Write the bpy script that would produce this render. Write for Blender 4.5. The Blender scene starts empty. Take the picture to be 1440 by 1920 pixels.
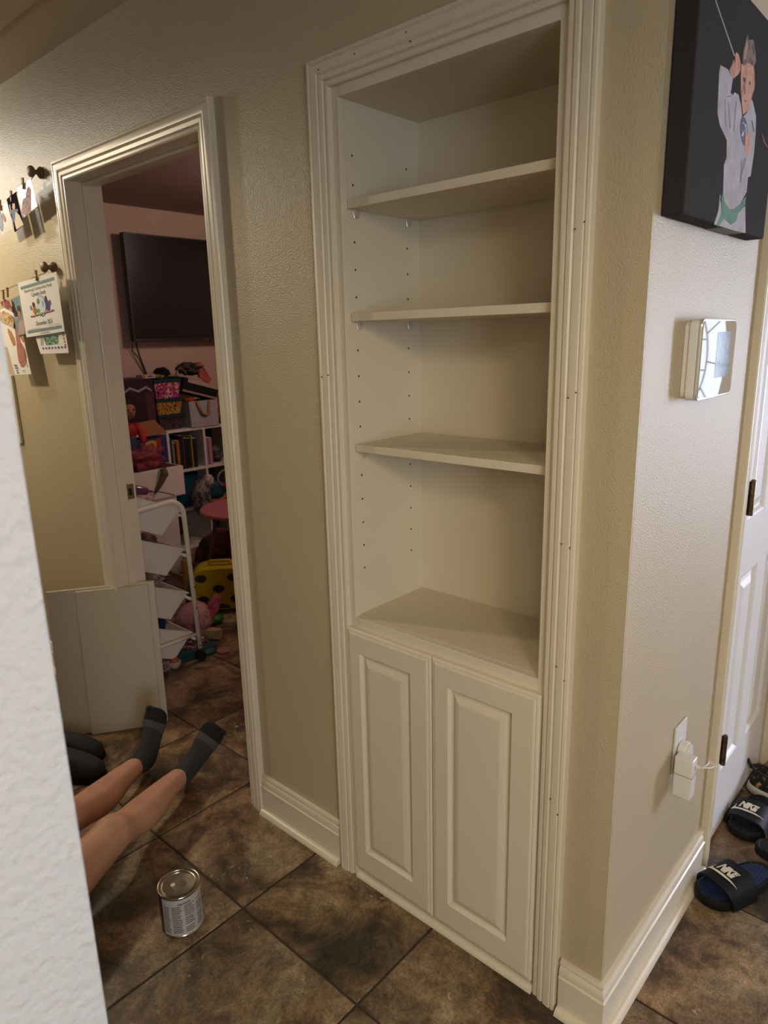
import bpy, bmesh, math, random
from mathutils import Vector, Matrix, noise
random.seed(7)
HALL_W, HALL2_W, PEND_W, ROOM_W, DAY_W, PLAY_W, GLASS_E, SIDE_E, EXPO = 58.0, 19.0, 27.5, 60.0, 17.0, 33.0, 4.0, 50.0, 0.10
TILE_D, TILE_M, TILE_W, TILE_T = (.046, .036, .026, 1), (.175, .125, .080, 1), (.37, .275, .175, 1), (.58, .48, .345, 1)
S = bpy.context.scene
COL = S.collection

# ------------------------------------------------------------ camera, world, lights, exposure
cam_d = bpy.data.cameras.new('camera'); cam = bpy.data.objects.new('camera', cam_d); COL.objects.link(cam)
cam_d.sensor_fit = 'VERTICAL'; cam_d.sensor_height = 36.0; cam_d.lens = 1296.83 / 1920 * 36.0
cam_d.clip_start = 0.02
cam_d.dof.use_dof = True; cam_d.dof.focus_distance = 1.75; cam_d.dof.aperture_fstop = 5.6
RX, RY, RZ = (0.74532668, 0.66631278, -0.02270296), (0.14653758, -0.19694453, -0.96940167), (-0.65039594, 0.71919409, -0.24442787)
cam.matrix_world = Matrix(((RX[0], -RY[0], -RZ[0], 0.0), (RX[1], -RY[1], -RZ[1], -1.2), (RX[2], -RY[2], -RZ[2], 1.515), (0, 0, 0, 1)))
S.camera = cam

w = bpy.data.worlds.new('world'); S.world = w; w.use_nodes = True
w.node_tree.nodes['Background'].inputs[0].default_value = (0.55, 0.62, 0.75, 1)
w.node_tree.nodes['Background'].inputs[1].default_value = 0.25

def lamp(name, loc, power, col, radius, kind='POINT', size=(1, 1), rot=(0, 0, 0), spot=None):
    d = bpy.data.lights.new(name, kind); o = bpy.data.objects.new(name, d); COL.objects.link(o)
    o.location = loc; d.energy = power; d.color = col; o.rotation_euler = rot
    if kind == 'AREA': d.shape = 'RECTANGLE'; d.size, d.size_y = size
    else: d.shadow_soft_size = radius
    if spot: d.spot_size, d.spot_blend = spot
    return o
lamp('hall_ceiling_lamp', (-3.6, -0.95, 2.36), HALL_W, (1.0, 0.82, 0.56), 0.07, 'SPOT', spot=(math.radians(176), .32))
lamp('hall_second_lamp', (-3.85, -0.45, 2.31), HALL2_W, (1.0, 0.96, 0.90), 0.05)
lamp('dining_pendant_bulb', (0.72, -1.5, 2.12), PEND_W, (1.0, 0.81, 0.53), 0.12, 'SPOT', spot=(math.radians(178), .30))
lamp('dining_pendant_bulb', (1.2, -1.74, 2.12), PEND_W, (1.0, 0.81, 0.53), 0.12, 'SPOT', spot=(math.radians(178), .30))
lamp('room_fill_lamp', (1.2, -2.9, 2.2), ROOM_W, (1.0, 0.81, 0.53), 0.35, 'SPOT', spot=(math.radians(178), .30))  # fill light added behind the camera to lift the ambient level
lamp('dining_fill_light', (2.38, -2.2, 1.4), DAY_W, (0.78, 0.88, 1.0), 0, 'AREA', (1.3, 1.3), (0, math.radians(90), 0))  # unseen source added as cool fill from the dining side
lamp('playroom_ceiling_lamp', (-2.9, 1.9, 2.3), PLAY_W, (1.0, 0.72, 0.60), 0.15)
S.view_settings.view_transform = 'Standard'; S.view_settings.look = 'None'
S.view_settings.gamma = 1.0; S.view_settings.exposure = EXPO; S.view_settings.use_curve_mapping = False
S.cycles.max_bounces = 8; S.cycles.diffuse_bounces = 5; S.cycles.glossy_bounces = 4
S.cycles.sample_clamp_indirect = 6.0; S.cycles.caustics_reflective = False; S.cycles.caustics_refractive = False
S.cycles.use_denoising = True

# ------------------------------------------------------------ materials
def L(h):
    h = h.lstrip('#'); c = [int(h[i:i+2], 16) / 255 for i in (0, 2, 4)]
    return tuple((x / 12.92 if x <= .04045 else ((x + .055) / 1.055) ** 2.4) for x in c) + (1,)
def mat(name, col, rough=0.6, metal=0.0, var=0.0, vscale=8.0, bump=0.0, bscale=60.0, coat=0.0, emit=None, estr=0.0, detail=3.0, bdist=0.002, spec=0.5):
    m = bpy.data.materials.new(name); m.use_nodes = True
    n = m.node_tree.nodes; l = m.node_tree.links; b = n['Principled BSDF']
    if isinstance(col, str): col = L(col)
    if len(col) == 3: col = tuple(col) + (1,)
    b.inputs['Base Color'].default_value = col; b.inputs['Roughness'].default_value = rough
    b.inputs['Metallic'].default_value = metal; b.inputs['Specular IOR Level'].default_value = spec; b.inputs['Coat Weight'].default_value = coat
    tc = n.new('ShaderNodeTexCoord')
    if var:
        t = n.new('ShaderNodeTexNoise'); t.inputs['Scale'].default_value = vscale; t.inputs['Detail'].default_value = detail
        l.new(tc.outputs['Object'], t.inputs['Vector'])
        r = n.new('ShaderNodeValToRGB'); r.color_ramp.elements[0].position = .3; r.color_ramp.elements[1].position = .7
        r.color_ramp.elements[0].color = tuple(c * (1 - var) for c in col[:3]) + (1,)
        r.color_ramp.elements[1].color = tuple(min(1, c * (1 + var)) for c in col[:3]) + (1,)
        l.new(t.outputs['Fac'], r.inputs['Fac']); l.new(r.outputs['Color'], b.inputs['Base Color'])
    if bump:
        t = n.new('ShaderNodeTexNoise'); t.inputs['Scale'].default_value = bscale; t.inputs['Detail'].default_value = 2.0
        l.new(tc.outputs['Object'], t.inputs['Vector'])
        bp = n.new('ShaderNodeBump'); bp.inputs['Strength'].default_value = bump; bp.inputs['Distance'].default_value = bdist
        l.new(t.outputs['Fac'], bp.inputs['Height']); l.new(bp.outputs['Normal'], b.inputs['Normal'])
    if emit:
        b.inputs['Emission Color'].default_value = L(emit) if isinstance(emit, str) else tuple(emit) + (1,)
        b.inputs['Emission Strength'].default_value = estr
    return m
def patches(name, cols, scale, rough=0.7, bump=0.0, distort=0.5, constant=False):
    m = bpy.data.materials.new(name); m.use_nodes = True
    n = m.node_tree.nodes; l = m.node_tree.links; b = n['Principled BSDF']; b.inputs['Roughness'].default_value = rough
    tc = n.new('ShaderNodeTexCoord'); t = n.new('ShaderNodeTexNoise'); t.inputs['Scale'].default_value = scale
    t.inputs['Detail'].default_value = 2; t.inputs['Distortion'].default_value = distort
    l.new(tc.outputs['Object'], t.inputs['Vector'])
    r = n.new('ShaderNodeValToRGB'); e = r.color_ramp.elements
    if constant: r.color_ramp.interpolation = 'CONSTANT'
    while len(e) < len(cols): e.new(.5)
    for i, c in enumerate(cols): e[i].position = .3 + .4 * i / max(1, len(cols) - 1); e[i].color = L(c)
    l.new(t.outputs['Fac'], r.inputs['Fac']); l.new(r.outputs['Color'], b.inputs['Base Color'])
    if bump:
        bp = n.new('ShaderNodeBump'); bp.inputs['Strength'].default_value = bump; bp.inputs['Distance'].default_value = .01
        l.new(t.outputs['Fac'], bp.inputs['Height']); l.new(bp.outputs['Normal'], b.inputs['Normal'])
    return m
def tile_material():
    m = bpy.data.materials.new('brown_slate_tile'); m.use_nodes = True
    n = m.node_tree.nodes; l = m.node_tree.links; b = n['Principled BSDF']
    tc = n.new('ShaderNodeTexCoord'); oi = n.new('ShaderNodeObjectInfo')
    mul = n.new('ShaderNodeVectorMath'); mul.operation = 'SCALE'; mul.inputs[0].default_value = (37, 53, 71)
    l.new(oi.outputs['Random'], mul.inputs['Scale'])
    add = n.new('ShaderNodeVectorMath'); l.new(tc.outputs['Object'], add.inputs[0]); l.new(mul.outputs[0], add.inputs[1])
    def nz(scale, detail, dist, rough=.55):
        t = n.new('ShaderNodeTexNoise'); t.inputs['Scale'].default_value = scale; t.inputs['Detail'].default_value = detail
        t.inputs['Distortion'].default_value = dist; t.inputs['Roughness'].default_value = rough
        l.new(add.outputs[0], t.inputs['Vector']); return t
    def ramp(src, stops):
        r = n.new('ShaderNodeValToRGB'); e = r.color_ramp.elements
        while len(e) < len(stops): e.new(.5)
        for i, (p, c) in enumerate(stops): e[i].position = p; e[i].color = c
        l.new(src, r.inputs['Fac']); return r
    big = nz(3.4, 10, .9, .66); fine = nz(22, 10, .6, .75); hue = nz(2.6, 3, .3); grain = nz(170, 3, 0, .6)
    r1 = ramp(big.outputs['Fac'], [(.38, TILE_D), (.46, TILE_M), (.53, TILE_W), (.63, TILE_T)])
    r2 = ramp(hue.outputs['Fac'], [(.40, (.80, .86, .88, 1)), (.62, (1.1, 1.0, .88, 1))])
    mx = n.new('ShaderNodeMix'); mx.data_type = 'RGBA'; mx.blend_type = 'MULTIPLY'; mx.inputs[0].default_value = 1
    l.new(r1.outputs[0], mx.inputs[6]); l.new(r2.outputs[0], mx.inputs[7])
    r3 = ramp(fine.outputs['Fac'], [(.34, (.42, .42, .42, 1)), (.66, (1.5, 1.48, 1.44, 1))])
    mx2 = n.new('ShaderNodeMix'); mx2.data_type = 'RGBA'; mx2.blend_type = 'MULTIPLY'; mx2.inputs[0].default_value = 1
    l.new(mx.outputs[2], mx2.inputs[6]); l.new(r3.outputs[0], mx2.inputs[7])
    r4 = ramp(grain.outputs['Fac'], [(.3, (.66, .66, .66, 1)), (.7, (1.36, 1.36, 1.36, 1))])
    mx3 = n.new('ShaderNodeMix'); mx3.data_type = 'RGBA'; mx3.blend_type = 'MULTIPLY'; mx3.inputs[0].default_value = 1
    l.new(mx2.outputs[2], mx3.inputs[6]); l.new(r4.outputs[0], mx3.inputs[7])
    # pale flaked chips inside the dark clouds
    vor = nz(38, 2, 1.6, .5); loc = nz(3.1, 2, .2)
    a = ramp(vor.outputs['Fac'], [(.66, (0, 0, 0, 1)), (.68, (1, 1, 1, 1))]); c = ramp(loc.outputs['Fac'], [(.60, (0, 0, 0, 1)), (.64, (1, 1, 1, 1))])
    f = n.new('ShaderNodeMath'); f.operation = 'MULTIPLY'; l.new(a.outputs[0], f.inputs[0]); l.new(c.outputs[0], f.inputs[1])
    mx4 = n.new('ShaderNodeMix'); mx4.data_type = 'RGBA'; l.new(f.outputs[0], mx4.inputs[0]); l.new(mx3.outputs[2], mx4.inputs[6])
    mx4.inputs[7].default_value = (.42, .37, .30, 1)
    l.new(mx4.outputs[2], b.inputs['Base Color']); b.inputs['Roughness'].default_value = .40; b.inputs['Specular IOR Level'].default_value = .45
    bp = n.new('ShaderNodeBump'); bp.inputs['Strength'].default_value = .35; bp.inputs['Distance'].default_value = .003
    l.new(big.outputs['Fac'], bp.inputs['Height']); l.new(bp.outputs['Normal'], b.inputs['Normal'])
    return m
TILE_D = (.040, .030, .020, 1); TILE_M = (.115, .075, .043, 1); TILE_W = (.205, .138, .082, 1); TILE_T = (.30, .225, .145, 1)

MT = dict(
    wall=mat('tan_wall_paint', (.485, .412, .272), .42, bump=.85, bscale=270, var=.03, vscale=2, bdist=.0020),
    wall_white=mat('white_wall_paint', (.53, .545, .575), .6, bump=1.0, bscale=95, bdist=.004),
    ceil=mat('ceiling_paint', (.52, .45, .33), .7, bump=.4, bscale=150),
    trim=mat('cream_gloss_trim', (.68, .62, .49), .30, var=.03, vscale=5),
    cab=mat('bookcase_cream_paint', (.67, .61, .485), .42, bump=.12, bscale=300, var=.02, vscale=3, bdist=.001),
    shelf=mat('shelf_melamine', (.65, .585, .455), .45),
    door=mat('white_door_paint', (.80, .80, .82), .36, bump=.1, bscale=120),
    tile=tile_material(), grout=mat('dark_grout', (.045, .034, .025), .9, bump=.4, bscale=200),
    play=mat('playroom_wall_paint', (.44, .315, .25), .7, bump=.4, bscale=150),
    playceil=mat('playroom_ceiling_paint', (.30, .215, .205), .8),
    black=mat('black_plastic', (.010, .010, .012), .45), soft_black=mat('black_fabric', (.012, .011, .012), .9, bump=.4, bscale=300),
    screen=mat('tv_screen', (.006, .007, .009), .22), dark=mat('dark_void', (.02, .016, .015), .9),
    white=mat('white_plastic', (.70, .69, .67), .35), whitepaint=mat('white_metal_tube', (.72, .68, .60), .3),
    brass=mat('aged_bronze_metal', (.16, .115, .07), .35, metal=.9, var=.4, vscale=60), strike=mat('brass_strike', (.30, .24, .13), .4, metal=.8),
    tin=mat('tinplate', (.62, .58, .50), .2, metal=1.0, var=.1, vscale=20), pin=mat('clear_nickel', (.62, .60, .56), .38, metal=.6), chrome=mat('chrome', (.75, .76, .78), .12, metal=1.0),
    skin=mat('skin', (.50, .27, .175), .5, var=.10, vscale=14, bump=.15, bscale=120), sock=mat('charcoal_knit', (.030, .030, .031), .95, bump=.7, bscale=420),
    sock_stripe=mat('grey_knit', (.062, .062, .062), .95, bump=.7, bscale=420), sock_black=mat('black_knit', (.007, .007, .008), .95, bump=.6, bscale=420),
    paper=mat('white_paper', (.80, .79, .75), .8), photo=mat('photo_paper', (.72, .70, .66), .35), ink=mat('black_ink', (.02, .02, .022), .6),
    wood=mat('walnut_wood', (.14, .085, .045), .5, var=.35, vscale=30), pegwood=mat('clothespin_wood', (.36, .19, .07), .55, var=.25, vscale=60),
    board=mat('board_melamine', (.52, .465, .35), .45),
)
def flat(hexcol, rough=.6):
    k = 'c' + hexcol
    if k not in MT: MT[k] = mat('colour_' + hexcol.lstrip('#'), hexcol, rough, spec=.25)
    return MT[k]

# ------------------------------------------------------------ mesh helpers
WL = {}
class MB:
    def __init__(s): s.v = []; s.f = []; s.m = []; s.cur = 0
    def add(s, vs, fs):
        o = len(s.v); s.v += [tuple(v) for v in vs]; s.f += [tuple(i + o for i in f) for f in fs]; s.m += [s.cur] * len(fs); return s
    def box(s, x0, x1, y0, y1, z0, z1, M=None):
        vs = [(x, y, z) for z in (z0, z1) for y in (y0, y1) for x in (x0, x1)]
        if M is not None: vs = [M @ Vector(v) for v in vs]
        return s.add(vs, [(0, 2, 3, 1), (4, 5, 7, 6), (0, 1, 5, 4), (2, 6, 7, 3), (0, 4, 6, 2), (1, 3, 7, 5)])
    def prism(s, pts, vec):
        n = len(pts); vec = Vector(vec); a = [Vector(p) for p in pts]
        nrm = Vector((0, 0, 0))
        for i in range(n): nrm += a[i].cross(a[(i + 1) % n])
        if nrm.dot(vec) > 0: a = a[::-1]
        return s.add(a + [p + vec for p in a], [tuple(range(n)), tuple(range(2 * n - 1, n - 1, -1))] + [(i + n, (i + 1) % n + n, (i + 1) % n, i) for i in range(n)])
    def loft(s, rings, caps=True, closed=False):
        n = len(rings[0]); o = [p for r in rings for p in r]; f = []
        k = len(rings)
        for i in range(k if closed else k - 1):
            j = (i + 1) % k
            for q in range(n): f.append((i * n + q, i * n + (q + 1) % n, j * n + (q + 1) % n, j * n + q))
        if caps and not closed: f += [tuple(range(n))[::-1], tuple((k - 1) * n + q for q in range(n))]
        return s.add(o, f)
    def tube(s, path, r, n=10, caps=True, closed=False):
        P = [Vector(p) for p in path]; rings = []; up = None
        for i, p in enumerate(P):
            if closed: t = P[(i + 1) % len(P)] - P[i - 1]
            else: t = P[min(i + 1, len(P) - 1)] - P[max(i - 1, 0)]
            t.normalize()
            if up is None: up = t.orthogonal().normalized()
            up = (up - t * up.dot(t)).normalized(); b = t.cross(up); rr = r[i] if isinstance(r, (list, tuple)) else r
            rings.append([p + (up * math.cos(a) + b * math.sin(a)) * rr for a in [2 * math.pi * k / n for k in range(n)]])
        return s.loft(rings, caps, closed)
    def lathe(s, prof, c=(0, 0, 0), n=32, M=None):
        c = Vector(c); rings = []
        for r, z in prof:
            ring = [Vector((r * math.cos(2 * math.pi * k / n), r * math.sin(2 * math.pi * k / n), z)) for k in range(n)]
            rings.append([(M @ p if M is not None else p) + c for p in ring])
        return s.loft(rings, True)
    def blob(s, c, r, sub=3, amp=.15, fr=3.0, seed=0, flatz=None):
        bm = bmesh.new(); bmesh.ops.create_icosphere(bm, subdivisions=sub, radius=1)
        vs = []
        for v in bm.verts:
            d = v.co.normalized(); k = 1 + amp * noise.noise(d * fr + Vector((seed * 3.1, seed * 1.7, seed)))
            p = Vector((d.x * r[0], d.y * r[1], d.z * r[2])) * k + Vector(c)
            if flatz is not None and p.z < flatz: p.z = flatz
            vs.append(p)
        s.add(vs, [tuple(v.index for v in f.verts) for f in bm.faces]); bm.free(); return s
    def build(s, name, m, parent=None, smooth=False, bevel=0.0, seg=2, local=False, kind=None, label=None, base=None, angle=35):
        me = bpy.data.meshes.new(name); o = bpy.data.objects.new(name, me); COL.objects.link(o)
        org = Vector((0, 0, 0))
        if not local:
            if parent is not None: org = WL[parent.name]
            elif base is not None: org = Vector(base)
            else:
                xs, ys, zs = zip(*s.v); org = Vector(((min(xs) + max(xs)) / 2, (min(ys) + max(ys)) / 2, min(zs)))
        me.from_pydata([Vector(v) - org for v in s.v], [], s.f); me.update()
        for mm in (m if isinstance(m, (list, tuple)) else [m]): me.materials.append(MT[mm] if isinstance(mm, str) else mm)
        for i, p in enumerate(me.polygons): p.material_index = s.m[i]
        bm = bmesh.new(); bm.from_mesh(me); bmesh.ops.recalc_face_normals(bm, faces=bm.faces); bm.to_mesh(me); bm.free()
        if smooth:
            for p in me.polygons: p.use_smooth = True
            if smooth == 'auto': me.set_sharp_from_angle(angle=math.radians(angle))
        if parent is not None: o.parent = parent; WL[o.name] = org
        elif local: WL[o.name] = Vector((0, 0, 0))
        else: o.location = org; WL[o.name] = org
        if bevel:
            b = o.modifiers.new('bevel', 'BEVEL'); b.width = bevel; b.segments = seg; b.limit_method = 'ANGLE'; b.angle_limit = math.radians(40); b.harden_normals = False
        if kind: o['kind'] = kind
        if label: o['label'] = label
        return o
def tag(o, label, cat, group=None):
    o['label'] = label; o['category'] = cat
    if group: o['group'] = group
    return o
def thing(name, label, cat, loc=(0, 0, 0), rot=(0, 0, 0), group=None, local=False):
    o = bpy.data.objects.new(name, None); COL.objects.link(o); o.empty_display_size = .05
    o.location = loc; o.rotation_euler = rot; WL[o.name] = Vector((0, 0, 0)) if local else Vector(loc)
    return tag(o, label, cat, group)
def struct(o): o['kind'] = 'structure'; return o
def boxes(name, m, lst, parent=None, bevel=0.0, **k):
    b = MB()
    for q in lst: b.box(*q)
    return b.build(name, m, parent, bevel=bevel, **k)
def frame_sweep(x0, x1, z0, zt, prof, place):
    """mitred three-sided casing; prof = (u outward from the opening, v proud of the wall); place(a, z, v) -> world point"""
    st = [lambda u: (x0 - u, z0), lambda u: (x0 - u, zt + u), lambda u: (x1 + u, zt + u), lambda u: (x1 + u, z0)]
    return [[place(*f(u), v) for u, v in prof] for f in st]
CAS = [(0, 0), (0, .009), (.004, .012), (.011, .012), (.014, .0095), (.017, .015), (.027, .0165), (.031, .013), (.035, .018), (.048, .021), (.053, .0205), (.056, .017), (.059, .0205), (.066, .020), (.068, .017), (.068, 0)]
def text_mesh(txt, size, bold=0.0, shear=0.0, space=1.0):
    c = bpy.data.curves.new('t', 'FONT'); c.body = txt; c.size = size; c.offset = bold; c.shear = shear; c.space_character = space
    c.align_x = 'CENTER'; c.align_y = 'CENTER'; c.resolution_u = 2
    o = bpy.data.objects.new('t', c); COL.objects.link(o)
    dg = bpy.context.evaluated_depsgraph_get(); dg.update(); me = bpy.data.meshes.new_from_object(o.evaluated_get(dg))
    vs = [v.co.copy() for v in me.vertices]; fs = [tuple(p.vertices) for p in me.polygons]
    bpy.data.objects.remove(o); bpy.data.curves.remove(c); bpy.data.meshes.remove(me)
    return vs, fs
def put_text(mb, txt, size, fn, bold=0.0, shear=0.0, space=1.0):
    vs, fs = text_mesh(txt, size, bold, shear, space); mb.add([fn(v.x, v.y) for v in vs], fs); return mb

# ------------------------------------------------------------ the shell
fl = struct(MB().box(-4.95, 2.5, -4.1, 4.4, -.06, -.0035).build('floor', 'grout'))
TP, TS = .4368, .4305
tb = MB()
h = TS / 2; c = .0022; rings = []
for s_, z in ((0, -.014), (0, -c), (c, 0)):
    rings.append([(x * (h - s_), y * (h - s_), z) for x, y in ((-1, -1), (1, -1), (1, 1), (-1, 1))])
tb.loft(rings)
t0 = tb.build('tile', 'tile', local=True)
tile_mesh = t0.data; first = True; rest = MB()
for i in range(-10, 8):
    for j in range(-9, 11):
        cx = -.934 + (i + .5) * TP; cy = -.302 + (j + .5) * TP
        if not (-4.9 < cx < 2.4 and -4.05 < cy < 4.3): continue
        near = (-3.6 < cx < .6 and -1.5 < cy < .35) or (cx < -1.5 and .1 < cy < 2.3) or (-.7 < cx < .6 and .2 < cy < 1.6)
        if near:
            o = t0 if first else bpy.data.objects.new('tile', tile_mesh)
            if not first: COL.objects.link(o)
            first = False
            o.parent = fl; WLf = WL[fl.name]; o.location = Vector((cx, cy, random.uniform(-.0006, .0004))) - WLf
            o.rotation_euler = (0, 0, random.choice((0, 1, 2, 3)) * math.pi / 2)
        else: rest.add([(x + cx, y + cy, z) for x, y, z in tb.v], tb.f)
rest.build('floor_tiling', 'tile', fl, kind='stuff')

CZ = 2.45
struct(MB().box(-4.95, 2.5, -4.1, .06, CZ, CZ + .1).box(-.54, 2.5, .06, 4.4, CZ, CZ + .1).build('ceiling', 'ceil'))
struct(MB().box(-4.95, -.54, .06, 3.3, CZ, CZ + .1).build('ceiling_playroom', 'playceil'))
boxes('trim_3', 'ceil', [(-4.4, -1.2, -.36, -.195, CZ - .022, CZ)], bevel=.003, kind='structure')

DX0, DX1, DZ = -2.505, -1.712, 2.058          # doorway into the playroom
NX0, NX1, NZ = -1.222, -.634, 2.05            # niche of the bookcase
boxes('wall_front', 'wall', [(-4.95, DX0 - .018, 0, .12, 0, CZ), (DX0 - .018, DX1 + .018, 0, .12, DZ + .018, CZ), (DX1 + .018, NX0, 0, .12, 0, CZ),
      (NX0, NX1, 0, .12, NZ + .01, CZ), (NX1, -.4785, 0, .12, 0, CZ)], kind='structure')
boxes('wall_right', 'wall', [(-.56, -.478, .0005, .722, 0, CZ), (-.56, -.478, .722, 1.30, 2.05, CZ), (-.56, -.478, 1.30, 4.3, 0, CZ)], bevel=.006, kind='structure')
boxes('wall_hall_stub', 'wall', [(-.478, -.27, 1.38, 1.50, 0, CZ)], kind='structure')
boxes('wall_left', 'wall_white', [(-.72, -.6, -4.0, -.979, 0, CZ)], bevel=.003, seg=2, kind='structure')
boxes('wall_hall_end', 'wall', [(-4.95, -4.85, -4.1, 0, 0, CZ)], kind='structure')
boxes('wall_back', 'wall', [(-4.95, 2.5, -4.1, -4.0, 0, CZ)], kind='structure')
boxes('wall_dining', 'wall', [(2.4, 2.5, -4.0, 4.3, 0, CZ)], kind='structure')
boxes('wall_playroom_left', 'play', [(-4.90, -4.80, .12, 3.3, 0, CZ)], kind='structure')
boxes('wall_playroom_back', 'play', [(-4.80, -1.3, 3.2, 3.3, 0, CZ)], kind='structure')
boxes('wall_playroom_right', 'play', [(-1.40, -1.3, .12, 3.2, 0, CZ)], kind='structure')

# front door with an oval of leaded glass, in the far wall of the entry
def ell(a, ra, rb, cx=.97, cz=1.33): return (cx + ra * math.cos(a), cz + rb * math.sin(a))
b = MB(); N = 48
for (x0, x1, z0, z1) in ((-.48, .50, 0, CZ), (1.44, 2.4, 0, CZ), (.50, 1.44, 2.08, CZ)): b.box(x0, x1, 4.2, 4.3, z0, z1)
struct(b.build('wall_entry', 'wall'))
b = MB(); RA, RB = .30, .80
def sq(a):
    ca, sa = math.cos(a), math.sin(a)
    k = min(.47 / max(abs(ca), 1e-6), ((1.33 - .01) if sa < 0 else (2.07 - 1.33 + .14)) / max(abs(sa), 1e-6)); return (.97 + ca * k, min(2.075, 1.33 + sa * k))
angs = sorted([2 * math.pi * k / N for k in range(N)] + [math.atan2(.88, .47), math.pi - math.atan2(.88, .47), 2 * math.pi - math.atan2(1.32, .47), math.pi + math.atan2(1.32, .47)])
RB = .70
b.loft([[(sq(a)[0], 4.21, sq(a)[1]) for a in angs], [(ell(a, RA, RB)[0], 4.21, ell(a, RA, RB)[1]) for a in angs], [(ell(a, RA, RB)[0], 4.25, ell(a, RA, RB)[1]) for a in angs], [(sq(a)[0], 4.25, sq(a)[1]) for a in angs]], caps=False, closed=True)
dr2 = struct(b.build('door_2', 'door'))
b = MB(); b.prism([(ell(a, RA, RB)[0], 4.235, ell(a, RA, RB)[1]) for a in angs], (0, .004, 0))
b.build('glass_pane', mat('daylit_glass', (.8, .9, 1), .2, emit=(.64, .78, 1.0), estr=GLASS_E), dr2)
b = MB()
for rr in (.55, .98): b.tube([(ell(a, RA * rr, RB * rr)[0], 4.225, ell(a, RA * rr, RB * rr)[1]) for a in angs], .006, 6, closed=True)
for k in range(12):
    a = 2 * math.pi * k / 12 + .1; p, q = ell(a, RA * .55, RB * .55), ell(a, RA, RB); b.tube([(p[0], 4.225, p[1]), (q[0], 4.225, q[1])], .005, 6)
for zz in (-.3, -.1, .12, .3): b.tube([(.97 - .155 * math.sqrt(max(0, 1 - (zz / .39) ** 2)), 4.225, 1.33 + zz), (.97 + .155 * math.sqrt(max(0, 1 - (zz / .39) ** 2)), 4.225, 1.33 + zz)], .005, 6)
b.build('lead_came', 'black', dr2)
# unseen sidelight added beside the front door to strengthen the entry daylight
b = MB(); b.box(1.60, 1.66, 4.16, 4.2, .25, 2.1).box(2.20, 2.26, 4.16, 4.2, .25, 2.1).box(1.66, 2.20, 4.16, 4.2, .25, .31).box(1.66, 2.20, 4.16, 4.2, 2.04, 2.1).box(1.66, 2.20, 4.17, 4.195, 1.14, 1.17).box(1.915, 1.945, 4.17, 4.195, .31, 2.04)
w1 = struct(b.build('added_window_1', 'trim'))
MB().box(1.66, 2.20, 4.192, 4.196, .31, 2.04).build('glass_pane', mat('sidelight_fill_glass', (.8, .9, 1), .2, emit=(.70, .76, 1.0), estr=SIDE_E), w1)

# unseen glowing window added around the dining fill light
b = MB()
for q in ((2.36, 2.3995, -2.92, -2.86, .68, 2.12), (2.36, 2.3995, -1.54, -1.48, .68, 2.12), (2.36, 2.3995, -2.86, -1.54, .68, .74), (2.36, 2.3995, -2.86, -1.54, 2.06, 2.12)): b.box(*q)
w2 = struct(b.build('added_window_2', 'trim'))
MB().box(2.390, 2.3985, -2.86, -1.54, .74, 2.06).build('glass_pane', mat('added_window_glass', (.8, .9, 1), .2, emit=(.72, .82, 1.0), estr=3.0), w2)

# ------------------------------------------------------------ doorway trim
def WA(a, z, v): return (a, -v, z)
b = MB(); b.loft(frame_sweep(DX0, DX1, 0, DZ, CAS, WA)); tr = struct(b.build('trim_1', 'trim', smooth='auto', angle=25))
jm = MB(); jm.box(DX0 - .018, DX0, 0.0005, .12, 0, DZ + .018).box(DX1, DX1 + .018, 0.0005, .12, 0, DZ + .018).box(DX0, DX1, 0.0005, .12, DZ, DZ + .018)
jm.build('jamb', 'trim', tr)
st = MB(); st.box(DX0, DX0 + .011, .046, .080, 0, DZ).box(DX1 - .011, DX1, .046, .080, 0, DZ).box(DX0 + .011, DX1 - .011, .046, .080, DZ - .011, DZ)
st.build('door_stop', 'trim', tr, bevel=.003)
sp = MB(); sp.box(DX0, DX0 + .0022, .080, .112, .925, .985); spo = sp.build('strike_plate', 'strike', tr, bevel=.001, label='brass strike plate')
MB().box(DX0 + .0022, DX0 + .003, .089, .102, .940, .968).build('latch_hole', 'black', spo)

# baseboards: moulded board plus quarter round
BP = [(0, 0), (.013, 0), (.013, .092), (.0155, .094), (.0155, .098), (.012, .101), (.0125, .112), (.010, .120), (.006, .124), (.0065, .128), (.0105, .132), (.0085, .139), (0, .140)]
QR = [(.013, 0)] + [(.013 + .017 * math.cos(a), .017 * math.sin(a)) for a in [math.pi / 2 * k / 6 for k in range(7)]]
def base_straight(name, x0, x1, y):
    b = MB(); b.loft([[(x, y - v, z) for v, z in BP] for x in (x0, x1)]); o = struct(b.build(name, 'trim', smooth='auto', angle=25))
    b = MB(); b.loft([[(x, y - v, z + .0003) for v, z in QR] for x in (x0, x1)]); b.build('quarter_round', 'trim', o, smooth='auto', angle=40)
    return o
base_straight('baseboard_front', DX1 + .068, NX0 - .060, 0)
base_straight('baseboard_hall', -4.85, DX0 - .068, 0)
def corner_path(v):  # front strip, round the outside corner, then along the right wall
    return [(NX1 + .062, -v), (-.478 + v, -v), (-.478 + v, .648)]
for nm, prof in (('baseboard_right', BP), ('quarter_round', QR)):
    b = MB(); b.loft([[(corner_path(v)[k][0], corner_path(v)[k][1], z + .0003) for v, z in prof] for k in range(3)])
    o = b.build(nm, 'trim', None if prof is BP else bbr, smooth='auto', angle=30)
    if prof is BP: bbr = struct(o)

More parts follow.
